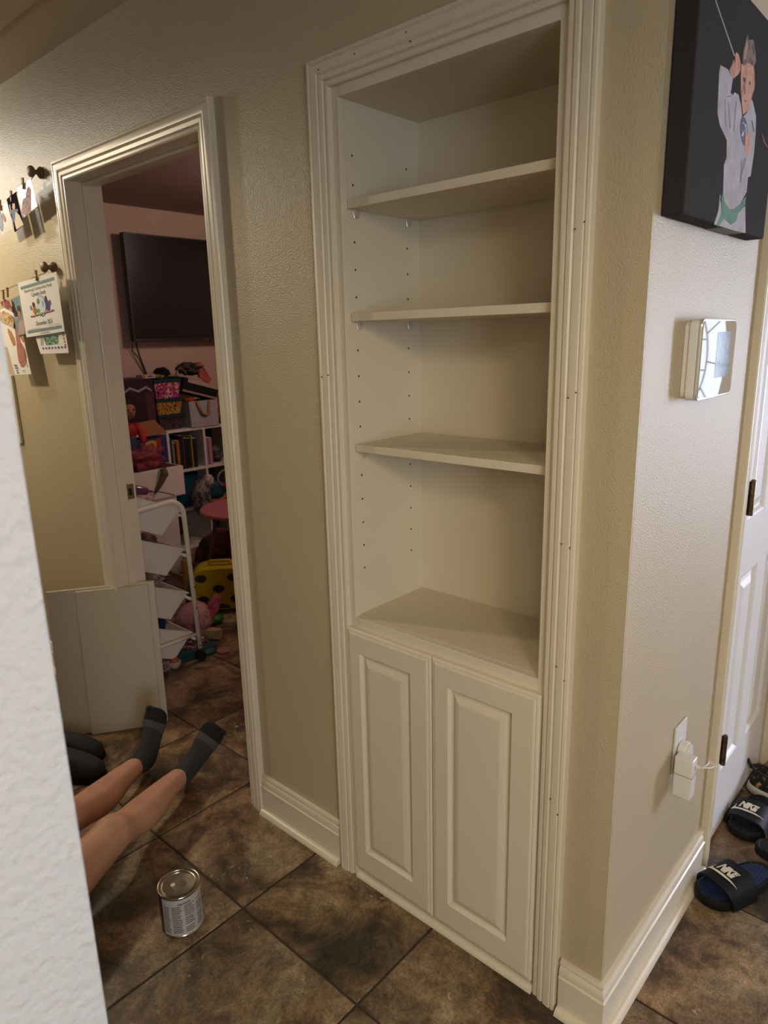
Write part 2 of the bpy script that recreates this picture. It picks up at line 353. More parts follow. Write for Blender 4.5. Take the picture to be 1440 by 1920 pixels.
# ------------------------------------------------------------ six-panel closet door on the right wall
def WR(a, z, v): return (-.478 + v, a, z)
b = MB(); b.loft(frame_sweep(.718, 1.312, 0, 2.04, CAS, WR)); t2 = struct(b.build('trim_2', 'trim', smooth='auto', angle=25))
def nested(mb, place, x0, x1, z0, z1, prof, cap=True):
    R = [[place(x, z, d) for x, z in ((x0 + i, z0 + i), (x1 - i, z0 + i), (x1 - i, z1 - i), (x0 + i, z1 - i))] for i, d in prof]
    o = [p for r in R for p in r]; f = []
    for k in range(len(R) - 1):
        for q in range(4): f.append((k * 4 + q, k * 4 + (q + 1) % 4, k * 4 + 4 + (q + 1) % 4, k * 4 + 4 + q))
    if cap: f.append(tuple((len(R) - 1) * 4 + q for q in range(4)))
    mb.add(o, f)
def PD(a, z, d): return (-.483 + d, a, z)
Y0, Y1 = .722, 1.308; cols = [(.806, .972), (1.066, 1.232)]; rows = [(.235, .848), (1.012, 1.62), (1.74, 1.93)]
ys = [Y0] + [q for p in cols for q in p] + [Y1]; zs = [.012] + [q for p in rows for q in p] + [2.036]
b = MB()
for i in range(len(ys) - 1):
    for j in range(len(zs) - 1):
        if i % 2 == 1 and j % 2 == 1: continue
        b.add([PD(ys[i], zs[j], 0), PD(ys[i + 1], zs[j], 0), PD(ys[i + 1], zs[j + 1], 0), PD(ys[i], zs[j + 1], 0)], [(0, 1, 2, 3)])
b.add([PD(y, z, d) for d in (0, -.035) for y, z in ((Y0, .012), (Y1, .012), (Y1, 2.036), (Y0, 2.036))], [(0, 1, 5, 4), (1, 2, 6, 5), (2, 3, 7, 6), (3, 0, 4, 7), (4, 5, 6, 7)])
d1 = struct(b.build('door_1', 'door'))
PR = [(0, 0), (.006, -.003), (.012, -.010), (.020, -.011), (.030, -.009), (.044, -.003), (.048, -.002)]
for y0, y1 in cols:
    for z0, z1 in rows:
        b = MB(); nested(b, PD, y0, y1, z0, z1, PR); b.build('door_panel', 'door', d1)
for z in (1.045, .310, 1.82):
    b = MB()
    for k in range(5): b.tube([(-.459, .7235, z + .018 * k + .0006), (-.459, .7235, z + .018 * k + .0174)], .0072, 10)
    b.box(-.4825, -.459, .7225, .7265, z, z + .09)
    hg = b.build('hinge', 'brass', d1, smooth='auto')
    MB().lathe([(.0035, 0), (.006, .001), (.006, .004), (.003, .006)], (-.459, .7235, z + .09), 10).build('hinge_pin', 'brass', hg, smooth='auto')
# casing and base on the stub wall beyond the closet door
def WS(a, z, v): return (a, 1.38 - v, z)
struct(MB().loft([[WS(-.478 + .022 + u, z, v) for u, v in CAS] for z in (0, 2.1)]).build('trim_4', 'trim', smooth='auto', angle=25))
b = MB(); b.loft([[(x, 1.38 - v, z) for v, z in BP] for x in (-.386, -.27)]); struct(b.build('baseboard_stub', 'trim', smooth='auto', angle=25))

# ------------------------------------------------------------ built-in bookcase
bk = thing('bookcase', 'tall cream built-in bookcase with empty shelves above two cabinet doors', 'bookcase', (-.93, 0, 0))
CX0, CX1, CB, CT, CF = -1.198, -.652, .285, 2.03, .807     # inside of the carcass
b = MB(); b.box(CX0 - .016, CX0, .0205, CB, 0.03, CT).build('side_panel', 'cab', bk)
b = MB(); b.box(CX1, CX1 + .016, .0205, CB, 0.03, CT).build('side_panel', 'cab', bk)
MB().box(CX0 - .016, CX1 + .016, CB, CB + .008, .03, CT + .016).build('back_panel', 'cab', bk)
MB().box(CX0 - .016, CX1 + .016, .0205, CB, CT, CT + .016).build('top_panel', 'shelf', bk)
MB().box(CX0, CX1, .0205, CB, CF - .018, CF).build('cabinet_deck', 'shelf', bk)
ff = MB(); FX0, FX1 = -1.194, -.658
ff.box(NX0, FX0, .0005, .0205, .03, NZ + .008).box(FX1, NX1, .0005, .0205, .03, NZ + .008).box(FX0, FX1, .0005, .0205, CT - .002, NZ + .008).box(FX0, FX1, .0005, .0205, .762, CF - .001).box(FX0, FX1, .0005, .0205, .03, .07)
ff.build('face_frame', 'cab', bk, bevel=.0012)
CAS2 = [(0, 0), (0, .010), (.003, .012), (.010, .0125), (.0125, .010), (.015, .0155), (.024, .0175), (.028, .0145), (.031, .018), (.042, .0205), (.047, .0205), (.0495, .0175), (.052, .0205), (.058, .0195), (.060, .017), (.060, 0)]
b = MB(); b.loft(frame_sweep(NX0 + .010, NX1 - .004, 0, NZ, CAS2, WA)); b.build('casing', 'cab', bk, smooth='auto', angle=25)
for z in (1.803, 1.554, 1.241):
    sh = MB().box(CX0 + .002, CX1 - .001, .022, CB - .004, z, z + .0185).build('shelf', 'shelf', bk, bevel=.0012)
    for x, sx in ((CX0, 1), (CX1, -1)):
        for y in (.045, .236):
            p = MB(); p.tube([(x, y, z - .004), (x + sx * .006, y, z - .004)], .0045, 8)
            p.prism([(x + sx * .002, y - .006, z - .0002), (x + sx * .013, y - .006, z - .0002), (x + sx * .011, y - .003, z - .010), (x + sx * .004, y - .001, z - .018), (x + sx * .002, y - .003, z - .018)], (0, .012, 0))
            p.build('shelf_pin', 'pin', sh)
ph = MB()
for y in (.044, .236):
    for k in range(17):
        z = .931 + k * .0617
        if any(abs(z - q) < .013 for q in (1.797, 1.548, 1.235, 1.812, 1.563, 1.25)): continue
        ph.tube([(CX0 + .0004, y, z), (CX0 - .001, y, z)], .0028, 8)
        ph.tube([(CX1 - .0004, y, z), (CX1 + .001, y, z)], .0028, 8)
ph.build('shelf_pin_holes', 'ink', bk, kind='stuff')
def PC(a, z, v): return (a, -v, z)
DP = [(0, 0), (0, .013), (.002, .0155), (.006, .017), (.0085, .0165), (.0095, .0185), (.013, .020)]
for x0, x1 in ((-1.212, -.9325), (-.9305, -.642)):
    b = MB(); px0, px1, pz0, pz1 = x0 + .046, x1 - .062 if x0 < -1.1 else x1 - .064, .108, .717
    if x0 > -1: px0 = x0 + .050
    nested(b, PC, x0, x1, .034, .779, DP, cap=False)
    i = .013; X = [x0 + i, px0, px1, x1 - i]; Z = [.034 + i, pz0, pz1, .779 - i]
    for q in range(3):
        for r in range(3):
            if q == 1 and r == 1: continue
            b.add([PC(X[q], Z[r], .020), PC(X[q + 1], Z[r], .020), PC(X[q + 1], Z[r + 1], .020), PC(X[q], Z[r + 1], .020)], [(0, 1, 2, 3)])
    b.add([PC(x0, .034, 0), PC(x1, .034, 0), PC(x1, .779, 0), PC(x0, .779, 0)], [(0, 1, 2, 3)])
    dd = b.build('cabinet_door', 'cab', bk)
    b = MB(); nested(b, PC, px0, px1, pz0, pz1, [(0, .020), (.002, .0165), (.006, .0115), (.010, .0105), (.014, .0115), (.022, .0155), (.030, .0185), (.033, .0190)]); b.build('raised_panel', 'cab', dd)
b = MB(); b.loft([[(x, .012 - v, z + .0003) for v, z in QR] for x in (NX0 + .012, NX1 - .006)]); b.box(NX0 + .012, NX1 - .006, .0005, .0205, 0, .031); b.build('toe_moulding', 'trim', bk)
nh = MB()
for x, z in ((-.605, 1.69), (-.588, 1.70), (-.605, 1.40), (-.59, 1.41), (-.606, 1.12), (-.588, 1.115), (-.606, .86), (-.587, .835), (-.607, .55), (-.589, .52), (-1.24, 1.43), (-1.262, 1.425), (-1.21 - .02, 2.085), (-1.12, 2.088), (-.98, 2.09), (-.97, 2.072)):
    nh.tube([(x, -.0175, z), (x, -.0212, z)], .0014, 6)
nh.build('nail_holes', flat('#5a4630'), bk, kind='stuff')

# ------------------------------------------------------------ two boards leaning on the door frame
A = Vector((-2.541, -.164, 0)); Bv = Vector((-2.383, .08, 0)); e = (Bv - A).normalized(); nb = Vector((-e.y, e.x, 0))   # nb points to the wall side
def board(name, s0, s1, off, hgt, lab):
    mb = MB(); up = Vector((0, 0, 1)) * .9955 + nb * .095; up.normalize(); tn = e.cross(up).normalized()
    if tn.dot(nb) < 0: tn = -tn
    p = A + nb * off
    q = [p + e * s0, p + e * s1, p + e * s1 + up * hgt, p + e * s0 + up * hgt]
    mb.prism([v + Vector((0, 0, .0005)) for v in q], tn * .0155)
    o = mb.build(name, 'board', bevel=.001); tag(o, lab, 'board', 'boards leaning on the door frame'); return o
board('shelf_board', .0, .268, 0, .588, 'front cream board of the two leaning on the door frame, narrower one nearest the legs')
board('shelf_board', -.105, .292, .0175, .594, 'rear cream board of the two leaning on the door frame, sticking out on both sides')

# ------------------------------------------------------------ paint can
cc = Vector((-1.456, -.437, 0)); RC = .0535
pc = thing('paint_can', 'small metal paint can with closed lid and printed label on the tile floor', 'paint can', tuple(cc))
def around(a, z, r=RC): return cc + Vector((r * math.cos(a), r * math.sin(a), z))
b = MB(); b.lathe([(RC - .004, .001), (RC + .0012, .001), (RC + .0016, .004), (RC - .0004, .006), (RC - .0004, .117), (RC + .0016, .119), (RC + .0022, .1225), (RC + .001, .1245), (RC - .003, .1245), (RC - .004, .117), (.0005, .117)], cc, 48); b.build('can_body', 'tin', pc, smooth='auto')
va = math.atan2(-1.2 - cc.y, 0 - cc.x)                                    # the side that faces the room
b = MB(); a0, a1 = va - 1.02, va + 2.2
NL = 30; rr = [[around(a0 + (a1 - a0) * k / NL, z, r) for k in range(NL + 1)] for z, r in ((.0065, RC + .0002), (.1165, RC + .0002))]
b.add(rr[0] + rr[1], [(k, k + 1, NL + 2 + k, NL + 1 + k) for k in range(NL)])
lab = b.build('label', mat('printed_label', (.50, .47, .47), .55, var=.22, vscale=420, detail=1), pc, smooth=True, label='grey back label covered in small print')
b = MB(); rr = [[around(a0 - .9 + .9 * k / 8, z, RC + .0002) for k in range(9)] for z in (.0065, .1165)]
b.add(rr[0] + rr[1], [(k, k + 1, 10 + k, 9 + k) for k in range(8)]); b.build('label_front', mat('maroon_label', (.055, .018, .022), .45), pc, smooth=True, label='dark maroon front of the label')
b = MB()
def lt(txt, a, z, size, bold=0): put_text(b, txt, size, lambda x, y: around(a + x / RC, z + y, RC + .0006), bold)
lt('CAUTION', va + .15, .103, .0075, .0004)
k = 0
for row in range(15):
    z = .094 - row * .0056
    for cx_, wd in ((-.76, .36), (-.24, .5), (.38, .5), (.98, .45)):
        if random.random() < .1: continue
        ln = wd * random.uniform(.8, 1)
        pts = [around(va + cx_ - wd / 2 + ln * t / 3, z, RC + .0005) for t in range(4)]; pt2 = [p + Vector((0, 0, .0022)) for p in pts]
        b.add(pts + pt2, [(t, t + 1, 5 + t, 4 + t) for t in range(3)])
b.build('label_print', flat('#4a4446'), lab)
b = MB()
for cx_ in (-.52, .05, .70):
    pts = [around(va + cx_, z, RC + .0006) for z in (.02, .09)]; pt2 = [around(va + cx_ + .02, z, RC + .0006) for z in (.02, .09)]; b.add(pts + pt2, [(0, 1, 3, 2)])
for z, q0, q1 in ((.075, -.94, -.1), (.050, -.9, .6), (.062, -.03, .62), (.030, -.66, 1.0)):
    pts = [around(va + q0 + (q1 - q0) * t / 6, z, RC + .0006) for t in range(7)]; pt2 = [p + Vector((0, 0, .0008)) for p in pts]; b.add(pts + pt2, [(t, t + 1, 8 + t, 7 + t) for t in range(6)])
b.build('label_lines', flat('#c9c4c2'), lab)
b = MB(); b.lathe([(.0005, .1192), (.0395, .1192), (.0408, .1203), (.0420, .1236), (.0436, .1243), (.0450, .1236), (.0462, .1205), (.0478, .1198), (.0490, .1232), (.0515, .1252), (.0532, .1258), (.0548, .1250), (.0552, .1232), (.0545, .1222), (.0005, .1175)], cc, 56); lid = b.build('lid', mat('dull_tinplate', (.36, .32, .26), .26, metal=1.0, var=.12, vscale=60), pc, smooth='auto')
b = MB(); dc = cc + Vector((-.011, -.011, .1194)); b.lathe([(.0003, 0), (.0062, 0), (.0062, .0004), (.0003, .0004)], dc, 20); b.build('sticker_dot', flat('#d8d2c0'), lid, label='pale round sticker dot')
b = MB(); put_text(b, 'PROFESSIONAL', .0075, lambda x, y: cc + Vector((.004 + .75 * x * .9 + y * .6 * .8, .66 * x * .9 - y * .75 * .8 * -1, .1196)), 0); b.build('lid_stamp', flat('#5c5446'), lid)

# ------------------------------------------------------------ the person lying on the floor
def skin(name, pts, edges, m, parent=None, levels=2, root=0):
    me = bpy.data.meshes.new(name); o = bpy.data.objects.new(name, me); COL.objects.link(o)
    org = WL[parent.name] if parent is not None else Vector((0, 0, 0))
    me.from_pydata([Vector(p[:3]) - org for p in pts], edges, []); me.update()
    md = o.modifiers.new('skin', 'SKIN'); md.use_smooth_shade = True
    for i, p in enumerate(pts):
        r = p[3] if len(p) == 4 else (p[3], p[4]); me.skin_vertices[0].data[i].radius = (r, r) if not isinstance(r, tuple) else r
        me.skin_vertices[0].data[i].use_root = (i == root)
    sb = o.modifiers.new('sub', 'SUBSURF'); sb.levels = levels; sb.render_levels = levels
    dg = bpy.context.evaluated_depsgraph_get(); dg.update(); m2 = bpy.data.meshes.new_from_object(o.evaluated_get(dg))
    o.modifiers.clear(); o.data = m2; m2.materials.clear(); m2.materials.append(MT[m] if isinstance(m, str) else m)
    for p in m2.polygons: p.use_smooth = True
    bpy.data.meshes.remove(me)
    if parent is not None: o.parent = parent
    WL[o.name] = org
    return o
PEL = (-1.66, -.95, .115)
person = thing('person', 'person lying on the floor with bare legs and charcoal ankle socks', 'person', (PEL[0], PEL[1], 0))
V3 = Vector
def limb(a, k, r_list, sag, bulge=None):
    out = []
    for t, r in r_list:
        p = V3(a).lerp(V3(k), t); p += V3(sag) * (bulge(t) if bulge else 0); out.append((p.x, p.y, p.z, r))
    return out
LEGS = dict(near=dict(ank=(-1.945, -.118, .066), knee=(-1.744, -.467, .142), hip=(-1.575, -.90, .115), toe=(-1.872, -.036, .235)),
            far=dict(ank=(-2.118, -.183, .066), knee=(-1.912, -.525, .142), hip=(-1.745, -.93, .115), toe=(-2.120, -.118, .245)))
pts = [PEL + (.105,)]; ed = []
SH = [(.02, .0345), (.12, .036), (.26, .041), (.42, .051), (.58, .0575), (.72, .057), (.85, .052), (.95, .053)]
for s in ('near', 'far'):
    d = LEGS[s]; prev = 0
    th = [V3(d['hip']).lerp(V3(d['knee']), t) for t in (0, .25, .5, .75, .92)]
    for p, r in zip(th, (.090, .088, .078, .065, .058)): pts.append((p.x, p.y, p.z, r)); ed.append((prev, len(pts) - 1)); prev = len(pts) - 1
    k = V3(d['knee']); pts.append((k.x, k.y, k.z + .008, .062)); ed.append((prev, len(pts) - 1)); prev = len(pts) - 1
    for q in reversed(limb(d['ank'], d['knee'], SH, (0, .004, -.014), lambda t: math.sin(math.pi * min(1, max(0, (t - .25) / .7))))):
        pts.append(q); ed.append((prev, len(pts) - 1)); prev = len(pts) - 1
    a = V3(d['ank']); f = (V3(d['toe']) - a)
    dn = (a - V3(d['knee'])).normalized() * .035
    for t, r in ((.06, .026), (.30, .016)): p = a + f * t + dn; pts.append((p.x, p.y, p.z, r)); ed.append((prev, len(pts) - 1)); prev = len(pts) - 1
def chain(lst, start):
    prev = start
    for q in lst: pts.append(q); ed.append((prev, len(pts) - 1)); prev = len(pts) - 1
    return prev
ch = chain([(-1.64, -1.08, .112, .10), (-1.625, -1.22, .115, .105), (-1.61, -1.36, .118, .115)], 0)
nk = chain([(-1.60, -1.45, .115, .07), (-1.595, -1.52, .115, .05), (-1.59, -1.58, .118, .075), (-1.588, -1.65, .12, .085), (-1.586, -1.71, .118, .062)], ch)
chain([(-1.76, -1.41, .10, .052), (-1.84, -1.36, .09, .045), (-1.90, -1.20, .06, .040), (-1.90, -1.05, .05, .033), (-1.86, -.94, .045, .026), (-1.84, -.88, .04, .024), (-1.83, -.84, .035, .014)], ch)
chain([(-1.46, -1.41, .10, .052), (-1.38, -1.36, .09, .045), (-1.33, -1.20, .06, .040), (-1.34, -1.05, .05, .033), (-1.38, -.94, .045, .026), (-1.40, -.88, .04, .024), (-1.41, -.84, .035, .014)], ch)
skin('body', pts, ed, 'skin', person)
sp_ = [PEL + (.118,)]; se = []
for s in ('near', 'far'):
    d = LEGS[s]; prev = 0
    for t, r in ((0, .104), (.2, .104), (.4, .100)): p = V3(d['hip']).lerp(V3(d['knee']), t); sp_.append((p.x, p.y, p.z + .004, r)); se.append((prev, len(sp_) - 1)); prev = len(sp_) - 1
skin('shorts', sp_, se, mat('black_shorts', (.02, .02, .024), .9), person)
tp = [(-1.655, -.99, .122, .112), (-1.64, -1.10, .122, .116), (-1.625, -1.24, .125, .122), (-1.61, -1.37, .128, .128), (-1.603, -1.44, .125, .085), (-1.75, -1.41, .11, .066), (-1.84, -1.35, .095, .058), (-1.47, -1.41, .11, .066), (-1.38, -1.35, .095, .058)]
skin('shirt', tp, [(0, 1), (1, 2), (2, 3), (3, 4), (3, 5), (5, 6), (3, 7), (7, 8)], mat('grey_shirt', (.10, .105, .12), .9), person)
MB().blob((-1.587, -1.685, .105), (.085, .08, .078), 3, .12, 4, 3).build('hair', mat('brown_hair', (.05, .028, .015), .7), person, smooth=True)
SEC = [((.020, .128), (.083, .122), .0365), ((.014, .100), (.088, .100), .0365), ((.008, .075), (.096, .084), .0360), ((.002, .045), (.108, .074), .0350), ((.006, .018), (.122, .066), .0340), ((.030, .002), (.138, .060), .0345),
       ((.075, .005), (.155, .054), .0365), ((.120, .006), (.172, .048), .0405), ((.150, .004), (.182, .044), .0430), ((.165, .002), (.192, .040), .0445), ((.185, .001), (.202, .036), .0450), ((.205, .003), (.214, .032), .0430), ((.222, .006), (.226, .027), .0340), ((.232, .011), (.233, .022), .018)]
for s in ('near', 'far'):
    d = LEGS[s]; u = (V3(d['knee']) - V3(d['ank'])).normalized(); f = V3(d['toe']) - V3(d['ank']); f = (f - u * f.dot(u)).normalized(); wv = f.cross(u).normalized()
    O = V3(d['ank']) - f * .050 - u * .085
    mb = MB(); rings = []; n = 20; rows = []
    for (bf, bu), (ff_, fu), wd in SEC:
        Bp = O + f * bf + u * bu; Fp = O + f * ff_ + u * fu; ctr = (Bp + Fp) / 2; ax = (Fp - Bp) / 2
        rings.append([ctr + ax * math.cos(2 * math.pi * q / n) + wv * wd * math.sin(2 * math.pi * q / n) for q in range(n)])
    low = min(p.z for r in rings for p in r)
    if low < .001: rings = [[p + V3((0, 0, .001 - low)) for p in r] for r in rings]
    NS = len(rings)
    for i in range(NS - 1):
        for q in range(n):
            back = math.cos(2 * math.pi * (q + .5) / n) < -.15
            mb.cur = 2 if i >= 9 or (2 <= i <= 5 and back) else (1 if i in (7, 8) else 0)
            mb.add([rings[i][q], rings[i][(q + 1) % n], rings[i + 1][(q + 1) % n], rings[i + 1][q]], [(0, 1, 2, 3)])
    mb.cur = 2; mb.add(rings[-1], [tuple(range(n))])
    inner = [(p - (sum(rings[0], V3((0, 0, 0))) / n)) * .9 + sum(rings[0], V3((0, 0, 0))) / n for p in rings[0]]
    mb.cur = 0; mb.add(rings[0] + inner, [(q, (q + 1) % n, n + (q + 1) % n, n + q) for q in range(n)])
    so = mb.build('sock', ['sock', 'sock_stripe', 'sock_black'], person, label='charcoal sock with black toe and heel')
    bm = bmesh.new(); bm.from_mesh(so.data); bmesh.ops.remove_doubles(bm, verts=bm.verts, dist=.0003); bmesh.ops.recalc_face_normals(bm, faces=bm.faces); bm.to_mesh(so.data); bm.free()
    for p in so.data.polygons: p.use_smooth = True
    sb = so.modifiers.new('sub', 'SUBSURF'); sb.levels = 2; sb.render_levels = 2
    for k_ in range(5):   # toes pressing through the knit
        off = (k_ - 2) * .0155; ctr = O + f * (.224 - abs(k_ - .8) * .0045) + u * .017 + wv * off * (-1 if s == 'near' else 1)
        low_z = .001 - low if low < .001 else 0
        t_ = MB().blob(ctr + V3((0, 0, low_z)), (.0098 if k_ else .0125,) * 3, 2, 0); t_.build('sock_toe', 'sock_black', so, smooth=True)

# printed shapes (y, z on the canvas; x, z on the hall wall)
FIG={
 'gi':[(0.1469, 1.9417), (0.1856, 1.9445), (0.2157, 1.9371), (0.2106, 1.9133), (0.2257, 1.914), (0.2316, 1.9194), (0.2549, 1.9206), (0.2762, 1.9056), (0.2874, 1.8904), (0.3111, 1.9016), (0.3336, 1.9295), (0.3412, 1.9277), (0.3701, 1.9086), (0.3793, 1.8803), (0.3808, 1.8454), (0.3737, 1.8039), (0.3573, 1.7993), (0.3579, 1.7732), (0.3231, 1.7476), (0.2895, 1.7344), (0.2619, 1.7314), (0.236, 1.7376), (0.2194, 1.7536), (0.2093, 1.7983), (0.22, 1.813), (0.213, 1.8399), (0.1696, 1.8553), (0.1522, 1.8705), (0.1477, 1.8998), (0.1433, 1.9306)],
 'trousers':[(0.2017, 1.7496), (0.2068, 1.7476), (0.2058, 1.7408), (0.2231, 1.7294), (0.2948, 1.7185), (0.3271, 1.7361), (0.3581, 1.748), (0.3772, 1.7002), (0.3143, 1.6983), (0.1834, 1.698), (0.1969, 1.7154), (0.2024, 1.7271)],
 'belt':[(0.2136, 1.7551), (0.2357, 1.7387), (0.2617, 1.7318), (0.2894, 1.7349), (0.323, 1.748), (0.3553, 1.7657), (0.3573, 1.7503), (0.3166, 1.7291), (0.3086, 1.7152), (0.2783, 1.7059), (0.2528, 1.7097), (0.236, 1.7126), (0.2101, 1.6965), (0.1961, 1.6979), (0.2183, 1.7199), (0.2115, 1.737)],
 'face':[(0.254, 1.9689), (0.2833, 1.9779), (0.3228, 1.9853), (0.3369, 1.9711), (0.3415, 1.9523), (0.3299, 1.9254), (0.3102, 1.9041), (0.29, 1.8948), (0.2779, 1.9103), (0.2655, 1.9292), (0.2572, 1.9507)],
 'ear':[(0.3336, 1.9616), (0.3434, 1.9611), (0.3448, 1.9486), (0.3369, 1.9391)],
 'hair':[(0.2621, 1.9687), (0.2572, 1.978), (0.2583, 1.9907), (0.2646, 2.0068), (0.272, 2.0201), (0.2826, 2.0135), (0.3092, 2.0208), (0.3255, 2.0075), (0.3364, 1.9929), (0.3299, 1.9826), (0.291, 1.9794), (0.2696, 1.9705)],
 'hair_light':[(0.2631, 1.9794), (0.2635, 1.992), (0.2713, 2.0106), (0.2809, 2.0068), (0.2776, 1.9934), (0.2728, 1.9796)],
 'hand':[(0.2149, 1.9646), (0.2096, 1.9648), (0.1931, 1.9442), (0.2165, 1.9369), (0.2411, 1.9491), (0.2515, 1.9578), (0.2489, 1.9697), (0.2345, 1.9796), (0.2194, 1.9785), (0.2156, 1.974), (0.2222, 1.9613)],
 'fist':[(0.3161, 1.869), (0.334, 1.8745), (0.3471, 1.8699), (0.3527, 1.8478), (0.3405, 1.8331), (0.3261, 1.8366), (0.3158, 1.8509)],
 'eye1':[(0.2705, 1.9495), (0.2777, 1.9522), (0.2868, 1.95), (0.2791, 1.944)],
 'eye2':[(0.3054, 1.952), (0.312, 1.9546), (0.3167, 1.9512), (0.3111, 1.9478)],
 'brow':[(0.2695, 1.9525), (0.2856, 1.9533), (0.286, 1.9522), (0.27, 1.9509)],
 'mouth':[(0.2861, 1.9196), (0.2944, 1.9198), (0.3042, 1.9205), (0.2955, 1.9165)],
 'nose':[(0.2801, 1.941), (0.2862, 1.9423), (0.2937, 1.931), (0.2868, 1.9269)],
 'cord':[(0.0955, 2.0208), (0.0985, 2.0217), (0.2154, 1.9723), (0.2121, 1.9707)],
 'fold1':[(0.2003, 1.8986), (0.2038, 1.8994), (0.2274, 1.8618), (0.2216, 1.8607)],
 'fold2':[(0.2434, 1.9075), (0.2471, 1.9083), (0.2479, 1.859), (0.2427, 1.8581)],
 'fold3':[(0.1817, 1.8989), (0.1851, 1.8996), (0.2022, 1.8571), (0.1954, 1.8622)],
 'fold4':[(0.3057, 1.8219), (0.3105, 1.8227), (0.3188, 1.7846), (0.309, 1.7833)],
 'fold5':[(0.1908, 1.9049), (0.2187, 1.9118), (0.2191, 1.9107), (0.1913, 1.9034)],
 'lapel':[(0.3445, 1.8957), (0.3495, 1.8967), (0.3686, 1.8818), (0.3648, 1.88)],
 'fold6':[(0.3211, 1.8266), (0.3367, 1.8313), (0.3157, 1.7935), (0.3091, 1.7879)],
 'spark':[(0.4205, 1.8876), (0.4277, 1.8865), (0.4441, 1.8774), (0.4712, 1.8722), (0.4678, 1.8706), (0.4386, 1.874)],
 'patch': [(0.3287, 1.8746), (0.3323, 1.8674), (0.3332, 1.8605), (0.3313, 1.8545), (0.3269, 1.8501), (0.3204, 1.8478), (0.3124, 1.8477), (0.3038, 1.8498), (0.2954, 1.854), (0.2882, 1.8597), (0.2826, 1.8663), (0.2793, 1.8734), (0.2785, 1.8801), (0.2803, 1.8859), (0.2845, 1.8902), (0.2908, 1.8926), (0.2985, 1.8929), (0.307, 1.8909), (0.3154, 1.887), (0.3229, 1.8814)] ,
 'patch_inner': [(0.323, 1.8736), (0.3259, 1.8677), (0.3267, 1.862), (0.3254, 1.8572), (0.3221, 1.8536), (0.3172, 1.8518), (0.3111, 1.8518), (0.3046, 1.8536), (0.2981, 1.857), (0.2924, 1.8618), (0.288, 1.8673), (0.2854, 1.8731), (0.2846, 1.8786), (0.2859, 1.8834), (0.2891, 1.8868), (0.2938, 1.8887), (0.2997, 1.8889), (0.3062, 1.8872), (0.3127, 1.8839), (0.3185, 1.8792)] }
P3_person=[(-2.7011, 2.0634), (-2.6864, 2.0511), (-2.6943, 2.029), (-2.7043, 2.001), (-2.7129, 1.977), (-2.7646, 1.9745), (-2.7832, 1.9888), (-2.7763, 2.0075), (-2.7603, 2.0292), (-2.7321, 2.0313), (-2.7322, 2.0416), (-2.7155, 2.0553)]
P2_coat=[(-2.8374, 2.0064), (-2.8068, 2.0009), (-2.8156, 1.9884), (-2.8424, 1.961), (-2.8656, 1.9653), (-2.8776, 1.9884), (-2.8622, 2.0065)]
P2_face=[(-2.8464, 2.0258), (-2.8269, 2.0232), (-2.8279, 2.0097), (-2.843, 2.0025), (-2.856, 2.0118)]
P2_dress=[(-2.829, 1.9961), (-2.799, 1.9787), (-2.7758, 1.9441), (-2.844, 1.935), (-2.8514, 1.959)]
P2_col=[(-2.8798, 2.0256), (-2.8713, 2.026), (-2.8651, 1.9451), (-2.8771, 1.9465)]
P1_person=[(-2.9591, 2.0094), (-2.9374, 1.9879), (-2.9434, 1.9729), (-2.9588, 1.9779), (-2.9682, 1.998)]
FOOT=[(-2.9982, 1.6159), (-2.979, 1.6097), (-2.9759, 1.5709), (-2.9727, 1.5318), (-2.9407, 1.5036), (-2.9369, 1.4756), (-2.9507, 1.4475), (-2.9737, 1.4331), (-3.0026, 1.4328), (-3.0195, 1.4556), (-3.0221, 1.487), (-3.0132, 1.5295), (-3.0116, 1.5717), (-3.0117, 1.5996)]
BOYPH=[(-2.9972, 1.6929), (-2.8997, 1.7079), (-2.8874, 1.6392), (-2.892, 1.5608), (-2.9786, 1.5542), (-2.9917, 1.6046)]
BOYBODY=[(-2.9529, 1.6034), (-2.926, 1.619), (-2.9001, 1.6046), (-2.9012, 1.5829), (-2.9126, 1.5613), (-2.974, 1.5569)]
BOYFACE=[(-2.9485, 1.6525), (-2.9219, 1.6487), (-2.923, 1.627), (-2.9349, 1.6138), (-2.9503, 1.6198)]
BOYHAIR=[(-2.9464, 1.6673), (-2.9218, 1.6676), (-2.9141, 1.651), (-2.9215, 1.6405), (-2.9258, 1.6475), (-2.9481, 1.6497)]
BOYDARK=[(-2.9947, 1.69), (-2.9722, 1.6835), (-2.9625, 1.6531), (-2.9442, 1.636), (-2.9507, 1.628), (-2.9823, 1.6292), (-2.9835, 1.6539)]
LEAF1=[(-3.0995, 1.6869), (-3.0463, 1.6981), (-3.0064, 1.6879), (-2.9875, 1.6623), (-2.9877, 1.6431), (-3.0253, 1.6585), (-3.0803, 1.6692)]
LEAF2=[(-3.1266, 1.6486), (-3.0785, 1.6551), (-3.0256, 1.6391), (-2.9911, 1.6157), (-3.0099, 1.5856), (-3.0626, 1.6011), (-3.1253, 1.6143), (-3.1458, 1.6207)]
LEAF3=[(-3.0793, 1.5874), (-3.0516, 1.5726), (-3.0311, 1.5496), (-3.0274, 1.5212), (-3.051, 1.5172), (-3.0701, 1.5445), (-3.0834, 1.5676)]
LEAF4=[(-2.9715, 1.5541), (-2.9324, 1.5451), (-2.9271, 1.5215), (-2.9515, 1.5315)]

